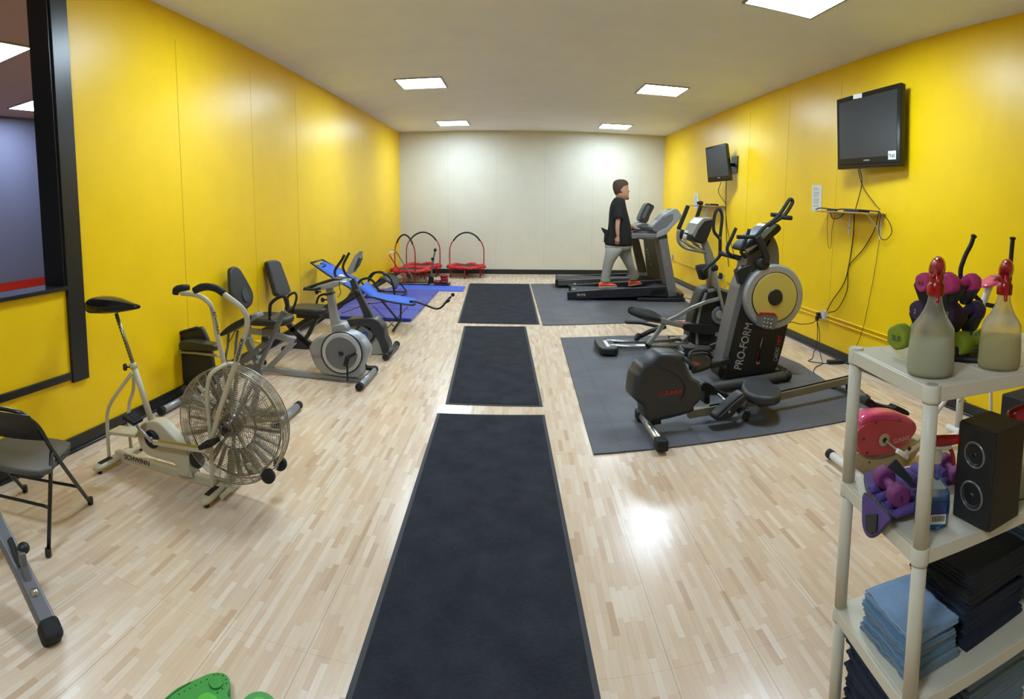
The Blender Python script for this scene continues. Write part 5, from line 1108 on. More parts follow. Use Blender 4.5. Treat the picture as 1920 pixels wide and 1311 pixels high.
cable([o1 + V((-.07, .1, -.05)), XW(1525, 605, .25), XW(1503, 608, .3), XW(1478, 606, .5), XW(1466, 640, .7)], 'thin black cord from the outlet to the tall elliptical', .005)
pf = lambda x, y: atz(x, y, .006)
cable([o1 + V((-.07, .09, -.08)), XW(1533, 625, .06), XW(1531, 650, .08), pf(1526, 660), pf(1523, 672), pf(1516, 677), pf(1540, 681), pf(1556, 682)], 'black cord hanging from the outlet to the power brick on the floor', .005)
cable([o1 + V((-.065, .1, -.08)), XW(1537, 625, .08), XW(1536, 650, .12), pf(1540, 672), pf(1542, 682), pf(1530, 688), pf(1525, 696), pf(1527, 701), pf(1510, 703), pf(1480, 702) + Z_ * .012, pf(1456, 697) + Z_ * .012], 'black cord running over the floor to the tall elliptical base', .005)
pb = atz(1566, 682, 0); t = thing('power_brick', 'black power brick on the floor by the right baseboard', 'power brick', tuple(pb))
MB().box(pb + Z_ * .022, .2, .08, .04, -.25).build('body', BLK, t, .008); MB().tube([pb + V((.09, -.02, .02)), pb + V((.15, -.04, .015)), pb + V((.19, -.0, .006))], .006, 6, 3).build('lead', BLK, t)
cable([XW(1352, 342, .1), XW(1347, 360, .03), XW(1358, 378, .04), XW(1361, 385, .1)], 'black cable from the smaller television to its shelf', .007)
cable([XW(1362, 340, .1), XW(1361, 385, .04), XW(1362, 440, .02), XW(1366, 500, .02)], 'black cable running straight down from the smaller television', .007)
cable([XW(1360, 388, .1), XW(1364, 430, .03), XW(1374, 470, .03), XW(1385, 500, .04), XW(1376, 540, .05), XW(1362, 528, .08)], 'black cable curving down right of the smaller television shelf', .006)
cable([o2 + V((-.06, .05, -.02)), XW(1350, 533, .05), XW(1353, 545, .05), XW(1366, 532, .05), XW(1382, 540, .05), XW(1378, 560, .05), XW(1372, 545, .05)], 'tangled grey cord around the outlet below the smaller television', .006, m=SILD)
cable([atz(1276, 556, .01), atz(1290, 560, .01), atz(1310, 563, .01), atz(1300, 570, .01)], 'black cord on the floor beside the treadmill foot', .008, grp='black cords on the floor')
def wallshelf(q, depth, label, hb=.12):
    a, b = XW(*q[0], 0), XW(*q[1], 0); z = (a.z + b.z) / 2; t = thing('wall_shelf', label, 'wall shelf', (XR, (a.y + b.y) / 2, z), 'small wooden wall shelves')
    pts = [V((XR, a.y, z)), V((XR - depth * .8, a.y - .04, z)), V((XR - depth, a.y - .22, z)), V((XR - depth, b.y + .22, z)), V((XR - depth * .8, b.y + .04, z)), V((XR, b.y, z))]
    MB().prism(pts, Z_ * -.018).build('board', mat('oak_board', 'a58250', .45), t, .003)
    for f_ in (.42, .93):
        y = a.y + (b.y - a.y) * f_
        MB().box((XR - .004, y, z - .15), .008, .03, .26).box((XR - depth * .4, y, z - .024), depth * .8, .03, .008).bar([V((XR - .01, y, z - .2)), V((XR - depth * .7, y, z - .03))], Y_, .008, .012).build('bracket', WHT, t)
    return t, z, a, b
t, z, a, b = wallshelf([(1553, 397), (1662, 400)], .26, 'small wooden wall shelf with cables below the large television')
def put(name, label, c, sx, sy, sz, m=BLK, cat='media box', bev=.006):
    t = thing(name, label, cat, (c[0], c[1], c[2])); MB().box((c[0], c[1], c[2] + sz / 2), sx, sy, sz).build('case', m, t, bev)
    return t
m_ = lambda f_: a.y + (b.y - a.y) * f_
t = put('media_player', 'slim black media box on the wall shelf below the large television', (XR - .15, m_(.7), z), .16, .3, .03)
MB().box((XR - .232, m_(.7), z + .015), .003, .22, .012).build('front_strip', BLKG, t)
t = put('remote_control', 'black remote lying on the left of the shelf below the large television', (XR - .17, m_(.3), z), .05, .18, .02); MB().box((XR - .17, m_(.3), z + .021), .03, .12, .003).build('buttons', DKG, t)
cable([V((XR - .2, m_(.02), z + .01)), V((XR - .22, m_(.15), z + .03)), V((XR - .2, m_(.4), z + .02)), V((XR - .15, m_(.55), z + .03)), V((XR - .1, m_(.95), z + .02)), V((XR - .1, m_(1.02), z))], 'black cable lying along the top of the shelf below the large television', .008)
t, z, a, b = wallshelf([(1308, 386), (1361, 386)], .26, 'small wooden wall shelf below the smaller television')
t = thing('webcam', 'round black device on the shelf below the smaller television', 'device', (XR - .15, m_(.38), z)); MB().ball((XR - .15, m_(.38), z + .05), .06, .07, .045).build('body', BLK, t); MB().disc((XR - .21, m_(.38), z + .05), X_, .03, .02, 16).build('lens', BLKG, t); MB().box((XR - .15, m_(.38), z + .006), .1, .14, .012).build('foot', BLK, t)
t = put('media_player', 'slim black media box on the shelf below the smaller television', (XR - .15, m_(.78), z), .16, .34, .035); MB().box((XR - .232, m_(.78), z + .018), .003, .2, .012).build('front_strip', BLKG, t)
t = thing('hanging_tag', 'small white tag hanging below the smaller television shelf', 'tag', tuple(XW(1323, 401, .1))); MB().box(XW(1323, 401, .1), .004, .1, .12).build('card', mat('notice_paper', 'd6d6d0', .8), t, .02); MB().tube([XW(1323, 396, .1), XW(1322, 387, .16)], .002, 5).build('string', BLK, t)
# ================================================================== PLASTIC SHELVING UNIT
ZS_ = (1.32, .872, .432, .05)
a0 = atz(1748, 722, ZS_[0]); v_ = (atz(1606, 655, ZS_[0]) - a0); v_.z = 0; DP = v_.length; v_ = v_.normalized(); u_ = V((v_.y, -v_.x, 0)); LN = .9
def SH(a, b, z): return V((a0.x, a0.y, 0)) + u_ * a + v_ * b + Z_ * z
SHP = mat('ivory_plastic', 'c9c3b2', .42, bump=.12, scale=350)
t = thing('shelving_unit', 'ivory plastic shelving unit with round posts, right foreground', 'shelf', tuple(SH(.45, .2, 0)))
shelf_t = t
for z in ZS_:
    s = MB(); s.box(SH(LN / 2, DP / 2, z - .004), LN + .02, DP + .02, .008, ax=(u_, v_, Z_))
    s.box(SH(LN / 2, -.012, z - .022), LN, .016, .042, ax=(u_, v_, Z_)).box(SH(LN / 2, DP + .012, z - .022), LN, .016, .042, ax=(u_, v_, Z_)).box(SH(-.012, DP / 2, z - .022), .016, DP, .042, ax=(u_, v_, Z_)).box(SH(LN + .012, DP / 2, z - .022), .016, DP, .042, ax=(u_, v_, Z_))
    sh = s.build('shelf_board', SHP, t, .003)
    g_ = MB()
    for k in range(6): g_.box(SH(LN * (k + .5) / 6, DP / 2, z + .0008), .004, DP * .86, .0016, ax=(u_, v_, Z_))
    g_.build('board_rib', SHP, sh)
    for a, b in ((0, 0), (0, DP), (LN, 0), (LN, DP)): MB().lathe([(.0245, -.046), (.0255, -.04), (.0255, .0), (.0235, .002)], SH(a, b, z), Z_, 24).build('corner_socket', SHP, sh)
for a, b in ((0, 0), (0, DP), (LN, 0), (LN, DP)):
    for i in range(3): MB().tube([SH(a, b, ZS_[i + 1]), SH(a, b, ZS_[i] - .03)], .0212, 20).build('post', SHP, t)
    MB().tube([SH(a, b, 0), SH(a, b, ZS_[3])], .0212, 20).build('post_foot', SHP, t)
    if (a, b) != (0, 0): MB().lathe([(.0225, 0), (.022, .006)], SH(a, b, ZS_[0]), Z_, 20).build('post_cap', SHP, t)
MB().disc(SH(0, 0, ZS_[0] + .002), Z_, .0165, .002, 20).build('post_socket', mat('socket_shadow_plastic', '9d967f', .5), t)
# spray bottles
BOT = mat('milky_plastic', 'e2decd', .38, trans=.85, ior=1.15, spec=.4); LIQ = mat('pale_liquid', 'b4b7a0', .4); LIQ2 = mat('pale_yellow_liquid', 'b3a75c', .4)
def oval(c, rx, ry, z, uu, vv, n=24): return [V((c.x, c.y, z)) + uu * rx * math.cos(2 * math.pi * k / n) + vv * ry * math.sin(2 * math.pi * k / n) for k in range(n)]
def spray(px, py, H, label, liq, z0=ZS_[0], face=0., R=.066, yaw=0., grp='milky spray bottles', lv=.3):
    c = atz(px, py, z0); vw = V((c.x, c.y, 0)).normalized(); uu = V((vw.y, -vw.x, 0)); q = Matrix.Rotation(yaw, 3, 'Z'); uu = q @ uu; vv = q @ vw
    t = thing('spray_bottle', label, 'spray bottle', (c.x, c.y, z0), grp)
    pr_ = [(0, .85), (.01, .95), (.04, .99), (.06, 1.02), (.2, 1.0), (.385, .94), (.405, .93), (.44, .82), (.5, .6), (.56, .44), (.62, .335), (.665, .3), (.69, .29)]
    MB().loft([oval(c, R * r, R * .8 * r if r > .35 else R * r, z0 + f_ * H, uu, vv) for f_, r in pr_]).build('bottle', BOT, t)
    MB().loft([oval(c, R * r * .95, R * .76 * r, z0 + f_ * H + .002, uu, vv) for f_, r in ((.005, .85), (.04, .98), (.2, .98), (lv, .955))]).build('liquid', liq, t)
    MB().lathe([(.024, 0), (.0245, .004), (.0245, .03), (.02, .036), (.018, .045)], V((c.x, c.y, z0 + .68 * H)), Z_, 22).build('collar', REDS, t)
    zt = z0 + .82 * H; h = MB(); cc = V((c.x, c.y, 0)); fx = q @ Matrix.Rotation(face, 3, 'Z') @ (-vw); sx = V((-fx.y, fx.x, 0))
    h.loft([[cc + fx * a + sx * w_ * math.cos(2 * math.pi * k / 14) + Z_ * (zc + hh * math.sin(2 * math.pi * k / 14)) for k in range(14)] for a, w_, hh, zc in ((-.045, .01, .014, zt + .018), (-.04, .02, .026, zt + .018), (-.01, .0235, .033, zt + .025), (.02, .022, .032, zt + .033), (.05, .013, .018, zt + .04), (.058, .01, .012, zt + .04))])
    h.loft([oval(c, .0195, .0185, z0 + .78 * H, uu, vv, 14), oval(c, .0205, .02, zt, uu, vv, 14), oval(c, .0215, .022, zt + .025, uu, vv, 14)])
    h.build('sprayer_head', REDS, t)
    MB().lathe([(.008, 0), (.0095, .003), (.0095, .012)], cc + fx * .056 + Z_ * (zt + .04), fx, 8).build('nozzle', REDS, t)
    MB().tube([cc + fx * .03 + Z_ * (zt + .02), cc + fx * .052 + Z_ * (zt - .005), cc + fx * .05 + Z_ * (zt - .04), cc + fx * .058 + Z_ * (zt - .06)], [.008, .007, .006, .005], 8, 4).build('trigger', REDS, t)
    return t
spray(1743, 703, .335, 'milky spray bottle with red trigger at the front corner of the top shelf', LIQ, face=.12)
spray(1872, 690, .335, 'milky spray bottle with yellowish liquid and red trigger, right end of top shelf', LIQ2, yaw=.2, face=-.1)
# dumbbell tree
tc = atz(1776, 672, ZS_[0]); vw = V((tc.x, tc.y, 0)).normalized(); rt = V((vw.y, -vw.x, 0))
t = thing('dumbbell_rack', 'small black dumbbell tower behind the spray bottles on the top shelf', 'dumbbell rack', tuple(tc))
h_ = lambda px, py, b=0.: hit(px, py, tc + vw * b, vw)
MB().box(tc + Z_ * .009 + rt * .02 + vw * .03, .17, .15, .016, ax=(rt, vw, Z_)).build('base', BLK, t, .006)
MB().prism([h_(1789, 650, -.02), h_(1793, 686, -.02), h_(1814, 689, -.02), h_(1817, 650, -.02)], vw * .07).build('base_foot', BLK, t, .008)
MB().bar([h_(1772, 672, .02), h_(1768, 545, .02)], vw, .03, .03).build('upright', BLK, t, .004)
dd = (vw * .75 + rt * .66).normalized()
for (x, y), tl in (((1725, 530), -1), ((1773, 536), 1), ((1716, 584), -1), ((1777, 590), 1)):
    c0 = h_(x, y); c1 = c0 + Z_ * -.035 + dd * .0
    cr_ = MB()
    for off in (.02, .095):
        p = c0 + dd * off
        cr_.prism([p - rt * .036 - Z_ * .012, p - rt * .03 + Z_ * .004, p - Z_ * .028, p + rt * .03 + Z_ * .004, p + rt * .036 - Z_ * .012, p + rt * .004 - Z_ * .068, p - rt * .012 - Z_ * .066], dd * .03)
    cr_.bar([c0 + dd * .06 - Z_ * .05, h_(1770, y + 14, .02)], vw, .03, .022)
    cr_.build('cradle', BLK, t, .004)
def dumbbell(name, label, c0, d, R, L, m, num=None, hr=.45, sides=6, grp='coloured dumbbells', hd=.36, z_rot=0., nm=None):
    d = V(d).normalized(); t = thing('dumbbell', label, 'dumbbell', tuple(c0), grp)
    ax1 = Z_ - d * Z_.dot(d); ax1 = ax1.normalized(); ax2 = d.cross(ax1)
    def head(s0, s1):
        R_ = []
        for s_, r in ((s0, .8), (s0 + (s1 - s0) * .1, .97), (s0 + (s1 - s0) * .5, 1.0), (s0 + (s1 - s0) * .9, .97), (s1, .8)):
            R_.append([c0 + d * s_ + (ax1 * math.cos(q + z_rot) + ax2 * math.sin(q + z_rot)) * R * r * (1 + .04 * math.cos(sides * q)) for q in [2 * math.pi * (k) / (sides * 4) for k in range(sides * 4)]])
        return R_
    for s0, s1 in ((0, L * hd * .8), (L - L * hd * .8, L)):
        MB().loft(head(s0, s1)).build('head', m, t)
    MB().tube([c0 + d * L * hd * .7, c0 + d * L * .5, c0 + d * (L - L * hd * .7)], [R * hr * .9, R * hr, R * hr * .9], 14, 3).build('handle', m, t)
    if num:
        X = ax2 if ax2.dot(rt) > 0 else -ax2
        text(num, c0 - d * .0015 - ax1 * R * .25, X, ax1, R * .62, nm or mat('print_grey_dark', '55583a', .6), t, 'weight_number', align='CENTER', ext=.001)
    return t
PNK = mat('pink_neoprene', 'b0306a', .7, bump=.2, scale=600); PUD = mat('dark_purple_neoprene', '35233f', .75, bump=.2, scale=600); GRN = mat('lime_neoprene', '7d8c1c', .7, bump=.2, scale=600); MAG = mat('plum_neoprene', '6f2c66', .7, bump=.2, scale=600)
NB = mat('pale_print', '9a94a0', .6)
dumbbell('', 'pink dumbbell at the top left of the small black tower', h_(1726, 530), dd, .031, .15, PNK, '1LB', sides=6)
dumbbell('', 'pink dumbbell at the top right of the small black tower, behind the red trigger', h_(1773, 533), dd, .032, .15, PNK, sides=6)
dumbbell('', 'dark purple dumbbell with number 2, middle left of the small tower', h_(1716, 583), dd, .033, .16, PUD, '2', sides=5, nm=NB)
dumbbell('', 'dark purple dumbbell with number 2, middle right of the small tower', h_(1777, 588), dd, .034, .16, PUD, '2', sides=5, nm=NB)
dumbbell('', 'lime green dumbbell at the bottom left of the small tower', h_(1680, 633, -.03), (vw * .85 + rt * .5), .041, .17, GRN, '3LB', sides=6)
dumbbell('', 'lime green dumbbell at the bottom right, between the two spray bottles', h_(1792, 647, -.01), (vw * .75 + rt * .66), .041, .17, GRN, sides=6)
# ---- second shelf
z2 = ZS_[1]
def cloth(near, far_, m, par, name, th=.006): pass
PURP = mat('purple_fabric', '54407c', .85, bump=.5, scale=60)
def h2(px, py, dz=0.): return atz(px, py, z2 + dz)
q0 = SH(-.035, .2, z2); hp = lambda px, py: hit(px, py, SH(-.034, .2, z2), u_)
c = h2(1665, 930); t = thing('ankle_weight', 'purple ankle weight with black trim hanging over the edge of the second shelf', 'ankle weight', (c.x, c.y, z2), 'purple ankle weights')
prof = [hp(1627, 925), hp(1624, 955), hp(1625, 985), hp(1633, 1002), hp(1645, 1004), hp(1660, 992), hp(1672, 978), hp(1676, 968), hp(1650, 942)]
MB().pad([p - u_ * .004 for p in prof], u_ * -.012, .005).build('hanging_flap', PURP, t)
MB().tube([p - u_ * .01 for p in prof], .0042, 8, 3, True).build('black_trim', BLK, t)
MB().prism([p - u_ * .018 for p in (hp(1634, 963), hp(1656, 961), hp(1654, 994), hp(1641, 998), hp(1634, 990))], u_ * -.003).build('hook_patch', BLK, t)
lay = [h2(x, y, .014) for x, y in ((1622, 893), (1645, 890), (1690, 892), (1702, 905), (1704, 955), (1688, 968), (1674, 976), (1650, 950), (1628, 930))]
MB().pad(lay, Z_ * .014, .006).build('lying_flap', PURP, t)
MB().tube([p + Z_ * .007 for p in lay], .0042, 8, 3, True).build('black_trim', BLK, t)
for k in range(4):
    a = SH(-.005, .27 - .05 * k, z2 + .035); MB().tube([a, a + u_ * .05 + Z_ * .004, a + u_ * .1], [.012, .017, .013], 12, 4).build('weight_pocket', PURP, t)
c = SH(.22, .3, z2); t = thing('ankle_weight', 'purple ankle weight with a black strap, folded behind the blue spray bottle', 'ankle weight', tuple(c), 'purple ankle weights')
MB().pad([c + u_ * a + v_ * b for a, b in ((-.1, -.08), (.12, -.06), (.13, .06), (-.08, .08))], Z_ * .03, .012).build('pad', PURP, t)
for k in range(3): MB().tube([c + u_ * (-.06 + .06 * k) + v_ * -.05 + Z_ * .035, c + u_ * (-.06 + .06 * k) + v_ * .05 + Z_ * .035], .018, 10).build('weight_pocket', PURP, t)
MB().prism([hit(x, y, c - v_ * .1, v_) for x, y in ((1664, 876), (1681, 861), (1712, 898), (1712, 918), (1700, 905))], v_ * .006).build('strap', mat('charcoal_webbing', '34363c', .8), t, .002)
d0 = h2(1690, 935, .075); d1 = h2(1655, 892, .075)
dumbbell('', 'plum purple dumbbell lying on the ankle weight at the left of the second shelf', d0, d1 - d0, .033, .16, MAG, '3', sides=6, grp='plum dumbbells on the second shelf', nm=mat('dark_print', '3a1838', .6))
c_ = SH(.3, .2, z2 + .04); dumbbell('', 'plum purple dumbbell half hidden between the blue cleaner bottle and the speaker', c_, u_ * .3 + v_, .03, .15, MAG, sides=6, grp='plum dumbbells on the second shelf')
# window cleaner
c = h2(1745, 985); vwc = V((c.x, c.y, 0)).normalized(); uu = V((vwc.y, -vwc.x, 0)); q = Matrix.Rotation(.25, 3, 'Z'); uu, vv = q @ uu, q @ vwc
t = thing('cleaner_bottle', 'clear spray bottle of bright blue cleaner behind the front shelf post', 'cleaner bottle', (c.x, c.y, z2))
CLR = mat('clear_plastic', 'e6f0f4', .06, trans=.97, ior=1.3); BLQ = mat('blue_liquid', '1272b8', .1, trans=.55, ior=1.33)
MB().loft([oval(c, rx, ry, z2 + z, uu, vv) for z, rx, ry in ((.001, .045, .026), (.008, .051, .031), (.06, .053, .032), (.1, .05, .03), (.125, .036, .024), (.145, .02, .018), (.19, .014, .014), (.2, .014, .014))]).build('bottle', CLR, t)
MB().loft([oval(c, rx, ry, z2 + z, uu, vv) for z, rx, ry in ((.004, .042, .023), (.012, .048, .028), (.06, .05, .029), (.098, .047, .027))]).build('liquid', BLQ, t)
lb = [c + uu * a - vv * .034 + Z_ * b for a, b in ((-.03, .035), (.034, .035), (.034, .085), (-.03, .085))]
MB().prism([p + Z_ * 0 for p in lb], vv * .002).build('label', mat('navy_label', '1b2f6e', .4), t)
MB().prism([c + uu * a - vv * .0355 + Z_ * b for a, b in ((-.01, .022), (.034, .022), (.034, .05), (-.01, .05))], vv * .001).build('white_panel', WHT, t)
bc = MB()
for k in range(14): bc.prism([c + uu * (-.006 + k * .0027 + a) - vv * .0362 + Z_ * b for a, b in ((0, .03), (.0012 + .0006 * (k % 3 == 0), .03), (.0012 + .0006 * (k % 3 == 0), .047), (0, .047))], vv * .0005)
bc.build('barcode', BLK, t)
zt = z2 + .2; MB().lathe([(.017, -.01), (.018, .0), (.018, .022), (.014, .03)], V((c.x, c.y, zt)), Z_, 16).build('collar', WHT, t)
cc = V((c.x, c.y, 0))
hx = uu
MB().loft([[cc + hx * a + vv * w_ * math.cos(2 * math.pi * k / 12) + Z_ * (zc + hh * math.sin(2 * math.pi * k / 12)) for k in range(12)] for a, w_, hh, zc in ((-.03, .008, .01, zt + .052), (-.02, .014, .016, zt + .052), (.02, .014, .018, zt + .052), (.055, .011, .015, zt + .055), (.068, .009, .012, zt + .054))]).build('sprayer_head', REDS, t)
MB().loft([[cc + hx * a + vv * w_ * math.cos(2 * math.pi * k / 12) + Z_ * (zt + .034 + .008 * math.sin(2 * math.pi * k / 12)) for k in range(12)] for a, w_ in ((-.02, .012), (.03, .012), (.045, .006))]).build('white_shroud', WHT, t)
MB().tube([cc + hx * .036 + Z_ * (zt + .04), cc + hx * .05 + Z_ * (zt + .01), cc + hx * .056 - Z_ * (-zt + .02)], .006, 8, 4).build('trigger', REDS, t)
# loudspeaker
pa, pb_, pc_ = h2(1788, 964), h2(1856, 1000), h2(1899, 984); fd_ = (pb_ - pa); fw = fd_.length; fd_ = fd_.normalized(); sd_ = V((-fd_.y, fd_.x, 0)); sd_ = sd_ if sd_.dot(pc_ - pb_) > 0 else -sd_
hgt = hit(1858, 812, pb_, V((-pb_.x, -pb_.y, 0))).z - z2; dep = (pc_ - pb_).dot(sd_); dep = max(dep, .14)
t = thing('loudspeaker', 'black bookshelf loudspeaker with two round drivers on the second shelf', 'speaker', (pb_.x, pb_.y, z2))
MB().box(pa + fd_ * fw / 2 + sd_ * dep / 2 + Z_ * hgt / 2, fw, dep, hgt, ax=(fd_, sd_, Z_)).build('cabinet', mat('black_wood_grain', '1f1d18', .5, bump=.3, scale=150), t, .003)
MB().box(pa + fd_ * fw / 2 - sd_ * .004 + Z_ * hgt / 2, fw - .006, .01, hgt - .006, ax=(fd_, sd_, Z_)).build('front_baffle', BLK, t, .002)
for zf, r in ((.715, .036), (.3, .04)):
    cq = pa + fd_ * fw * .5 - sd_ * .009 + Z_ * hgt * zf
    o = MB().torus(cq, sd_, r, .004, 40, 8).build('driver_ring', mat('driver_ring_metal', '7d7e82', .3, .7), t)
    MB().lathe([(r * .98, 0), (r * .85, -.004), (r * .8, -.001), (r * .4, .008), (r * .28, .004), (r * .1, -.004)], cq - sd_ * .001, sd_, 32, False).build('cone', BLK, o)
spray(1900, 930, .3, 'white spray bottle with red trigger hidden behind the loudspeaker', LIQ, z0=z2, R=.05, face=2.0, grp=None, lv=.3)
cab = [SH(.46, .12, z2 + .01), SH(.5, .06, z2 + .03), SH(.52, .1, z2 + .09), SH(.49, .2, z2 + .06), SH(.46, .1, z2 + .02), SH(.55, .05, z2 + .006), SH(.6, .15, z2 + .006)]
tag(MB().tube(cab, .0025, 6, 6).build('cable', REDS), 'thin red cable looping beside the loudspeaker on the second shelf', 'cable')
# ---- folded clothes
def folded(c, w_, d_, th, rot, m, seed, label, grp):
    rnd = random.Random(seed); X = (u_ * math.cos(rot) + v_ * math.sin(rot)); Y = (-u_ * math.sin(rot) + v_ * math.cos(rot)); b = MB()
    nseg = 14; lay = 2
    for j in range(lay):
        tt = th / lay; z0 = j * tt; rings = []
        nn_ = 12
        for i in range(nn_ + 1):
            y = (i / nn_ - .5) * d_; ring = []; rr = tt * .48; k0 = 10
            wob = rnd.uniform(-.004, .004)
            xs = [(-.5 + k / k0) * w_ for k in range(k0 + 1)]
            for x in xs: ring.append(V(c) + X * (x + wob) + Y * y + Z_ * (z0 + tt * .97 + rnd.uniform(-.0012, .0012) - .003 * (abs(x) / w_ * 2) ** 4))
            for a in (.6, 0, -.6): ring.append(V(c) + X * (w_ / 2 + rr * math.cos(a) + wob) + Y * y + Z_ * (z0 + tt / 2 + rr * math.sin(a)))
            for x in xs[::-1]: ring.append(V(c) + X * (x + wob) + Y * y + Z_ * (z0 + .0005))
            for a in (-.6, 0, .6): ring.append(V(c) + X * (-w_ / 2 - rr * math.cos(a) * (.3 if j == 0 else 1) + wob) + Y * y + Z_ * (z0 + tt / 2 + rr * math.sin(a)))
            rings.append(ring)
        b.loft(rings)
    o = b.build('folded_jeans', m)
    tag(o, label, 'folded jeans', grp); return o
def denim(name, c, c2):
    m = mat(name, c, .9, bump=.6, scale=45, var=.12); return m
JL = denim('light_denim', '7690b0', 0); JL2 = denim('mid_denim', '5f7c98', 0); JL3 = denim('grey_blue_denim', '66798a', 0); JD = denim('navy_denim', '1b2233', 0); JD2 = denim('black_denim', '1c1f24', 0)
z3 = ZS_[2]
c = (atz(1660, 1185, z3 + .13) + atz(1790, 1180, z3 + .13) + atz(1640, 1105, z3 + .13) + atz(1740, 1075, z3 + .13)) / 4
ths = [.026, .024, .026, .022, .02, .022]; z = z3 + .002; rr_ = random.Random(11)
lab = ['bottom', 'second from the bottom', 'third from the bottom', 'third from the top', 'second from the top', 'top']
for k, th in enumerate(ths):
    folded(V((c.x + rr_.uniform(-.008, .008), c.y + rr_.uniform(-.008, .008), z)), .185 - .004 * k, .25 + rr_.uniform(-.02, .01), th, .06 + rr_.uniform(-.05, .05), (JL3, JL2, JL3, JL2, JL, JL)[k], k + 20, 'folded light blue jeans in the left pile of the third shelf, %s' % lab[k], 'light blue jeans pile'); z += th
c = SH(.37, .2, 0); z = z3 + .002
lab = ['bottom', 'second from the bottom', 'third from the bottom', 'fourth from the bottom', 'fourth from the top', 'third from the top', 'second from the top', 'top']
for k in range(8):
    th = .03 + rr_.uniform(-.002, .003)
    folded(V((c.x + rr_.uniform(-.01, .01), c.y + rr_.uniform(-.01, .01), z)), .27, .27 + rr_.uniform(-.02, .02), th, .1 + rr_.uniform(-.05, .05), JD if k < 5 else JD2, k + 40, 'folded dark jeans in the tall pile of the third shelf, %s' % lab[k], 'dark jeans pile'); z += th
c = SH(.7, .2, 0); z = z3 + .002
for k in range(8):
    folded(V((c.x, c.y, z)), .25, .27, .036, rr_.uniform(-.05, .05), JL2 if k > 3 else JL3, k + 60, 'folded blue jeans in the right pile of the third shelf, %s' % lab[k], 'blue jeans pile at the right edge'); z += .036
z4 = ZS_[3]
c = SH(.13, .24, 0); z = z4 + .002
for k in range(9):
    folded(V((c.x + rr_.uniform(-.008, .008), c.y, z)), .2, .3, .034, rr_.uniform(-.08, .08), JD, k + 80, 'folded navy jeans in the left pile of the bottom shelf, %s' % (['bottom', 'second', 'third', 'fourth', 'fifth', 'sixth', 'seventh', 'eighth', 'topmost'][k] + (' one up' if 0 < k < 8 else ' one')), 'navy jeans pile on the bottom shelf'); z += .034
c = SH(.42, .2, 0); z = z4 + .002
for k in range(7):
    folded(V((c.x, c.y + rr_.uniform(-.008, .008), z)), .25, .27, .034, rr_.uniform(-.08, .08), JL3, k + 100, 'folded grey blue jeans in the middle pile of the bottom shelf, %s' % (['bottom one', 'second one up', 'third one up', 'fourth one up', 'fifth one up', 'sixth one up', 'topmost one'][k]), 'grey blue jeans pile on the bottom shelf'); z += .034
# ================================================================== PINK BIKE, BIG SPEAKER, BALANCE BOARD
Y0 = 3.0; P, C = plane(Y0)
t = thing('exercise_bike', 'pink and white exercise bike behind the plastic shelving unit', 'exercise bike', (2.6, Y0, 0))
PK = mat('glossy_pink', 'cf4a78', .2, coat=.5); PK2 = mat('coral_pink', 'b5404c', .3); BEI = mat('beige_plastic', 'b3a583', .4)
ho = [(1612, 800), (1615, 790), (1624, 782), (1640, 776), (1665, 773), (1690, 776), (1712, 787), (1722, 800), (1718, 815), (1700, 835), (1680, 850), (1655, 857), (1625, 858), (1614, 848), (1610, 825)]
MB().pad(Ps(P, ho, -.07), Y_ * .14, .035).build('flywheel_cover', PK, t)
pl_ = [(1607, 815), (1618, 800), (1640, 791), (1670, 789), (1700, 793), (1716, 800), (1716, 812), (1698, 830), (1676, 845), (1650, 853), (1624, 853), (1610, 842)]
cvr = MB().pad(Ps(P, pl_, -.082), Y_ * .012, .004).build('side_panel', PK2, t)
MB().pad(Ps(P, [(1600, 852), (1625, 862), (1660, 861), (1690, 850), (1720, 828), (1730, 820), (1722, 850), (1700, 872), (1660, 882), (1612, 884), (1598, 870)], -.06), Y_ * .12, .015).build('lower_cover', BEI, t)
cb = P(1658, 825, -.09); MB().disc(cb, Y_, .045, .012, 24).build('crank_plate', BEI, t); MB().disc(shift(cb, y=-.006), Y_, .018, .016, 16).build('crank_hub', BLK, t)
MB().bar([cb - Y_ * .02, P(1675, 838, -.14), P(1688, 848, -.17)], Y_, .014, .016).build('crank_arm', STL, t, .003)
MB().tube([P(1682, 845, -.18), P(1702, 858, -.2)], .017, 12).build('pedal_core', WHT, t); MB().disc(P(1703, 858, -.2), P(1702, 858, -.2) - P(1682, 845, -.18), .017, .012, 14).build('end_plug', BLK, t)
MB().tube([P(1694, 852, -.17), P(1712, 842, -.12), P(1735, 826, -.1)], .014, 12).build('pedal_bar', WHT, t)
MB().ball(P(1705, 841, -.16), .014).build('knob', BLK, t)
text('SUNNY', P(1675, 832, -.0845), X_, Z_, .046, mat('faint_pink_print', 'e0b0b0', .5), cvr, 'brand_lettering', sx=.95)
for px, py in ((1643, 792), (1687, 787), (1714, 795), (1620, 824), (1626, 850), (1630, 867)): MB().disc(P(px, py, -.09), Y_, .006, .02, 8).build('screw_hole', BLK, t)
MB().pad([P(1622, 757, .1), P(1627, 748, .1), P(1634, 749, .1), P(1645, 757, .1), P(1678, 766, .1), P(1684, 762, .1), P(1704, 772, .1), P(1704, 780, .1), P(1690, 776, .1), P(1650, 770, .1), P(1630, 765, .1)], Y_ * .08, .008).build('pedal_strap', RUB, t)
MB().tube(Ps(P, [(1588, 779), (1600, 774), (1625, 768)], .12), .016, 12).build('pedal_bar', WHT, t)
st_ = MB().tube([atz(1556, 851, .045), atz(1640, 915, .045)], .028, 14).build('front_foot', WHT, t)
MB().lathe([(.03, 0), (.034, .004), (.034, .05), (.03, .055)], atz(1561, 855, .045), atz(1556, 851, .045) - atz(1640, 915, .045), 14).build('foot_cap', RUB, st_)
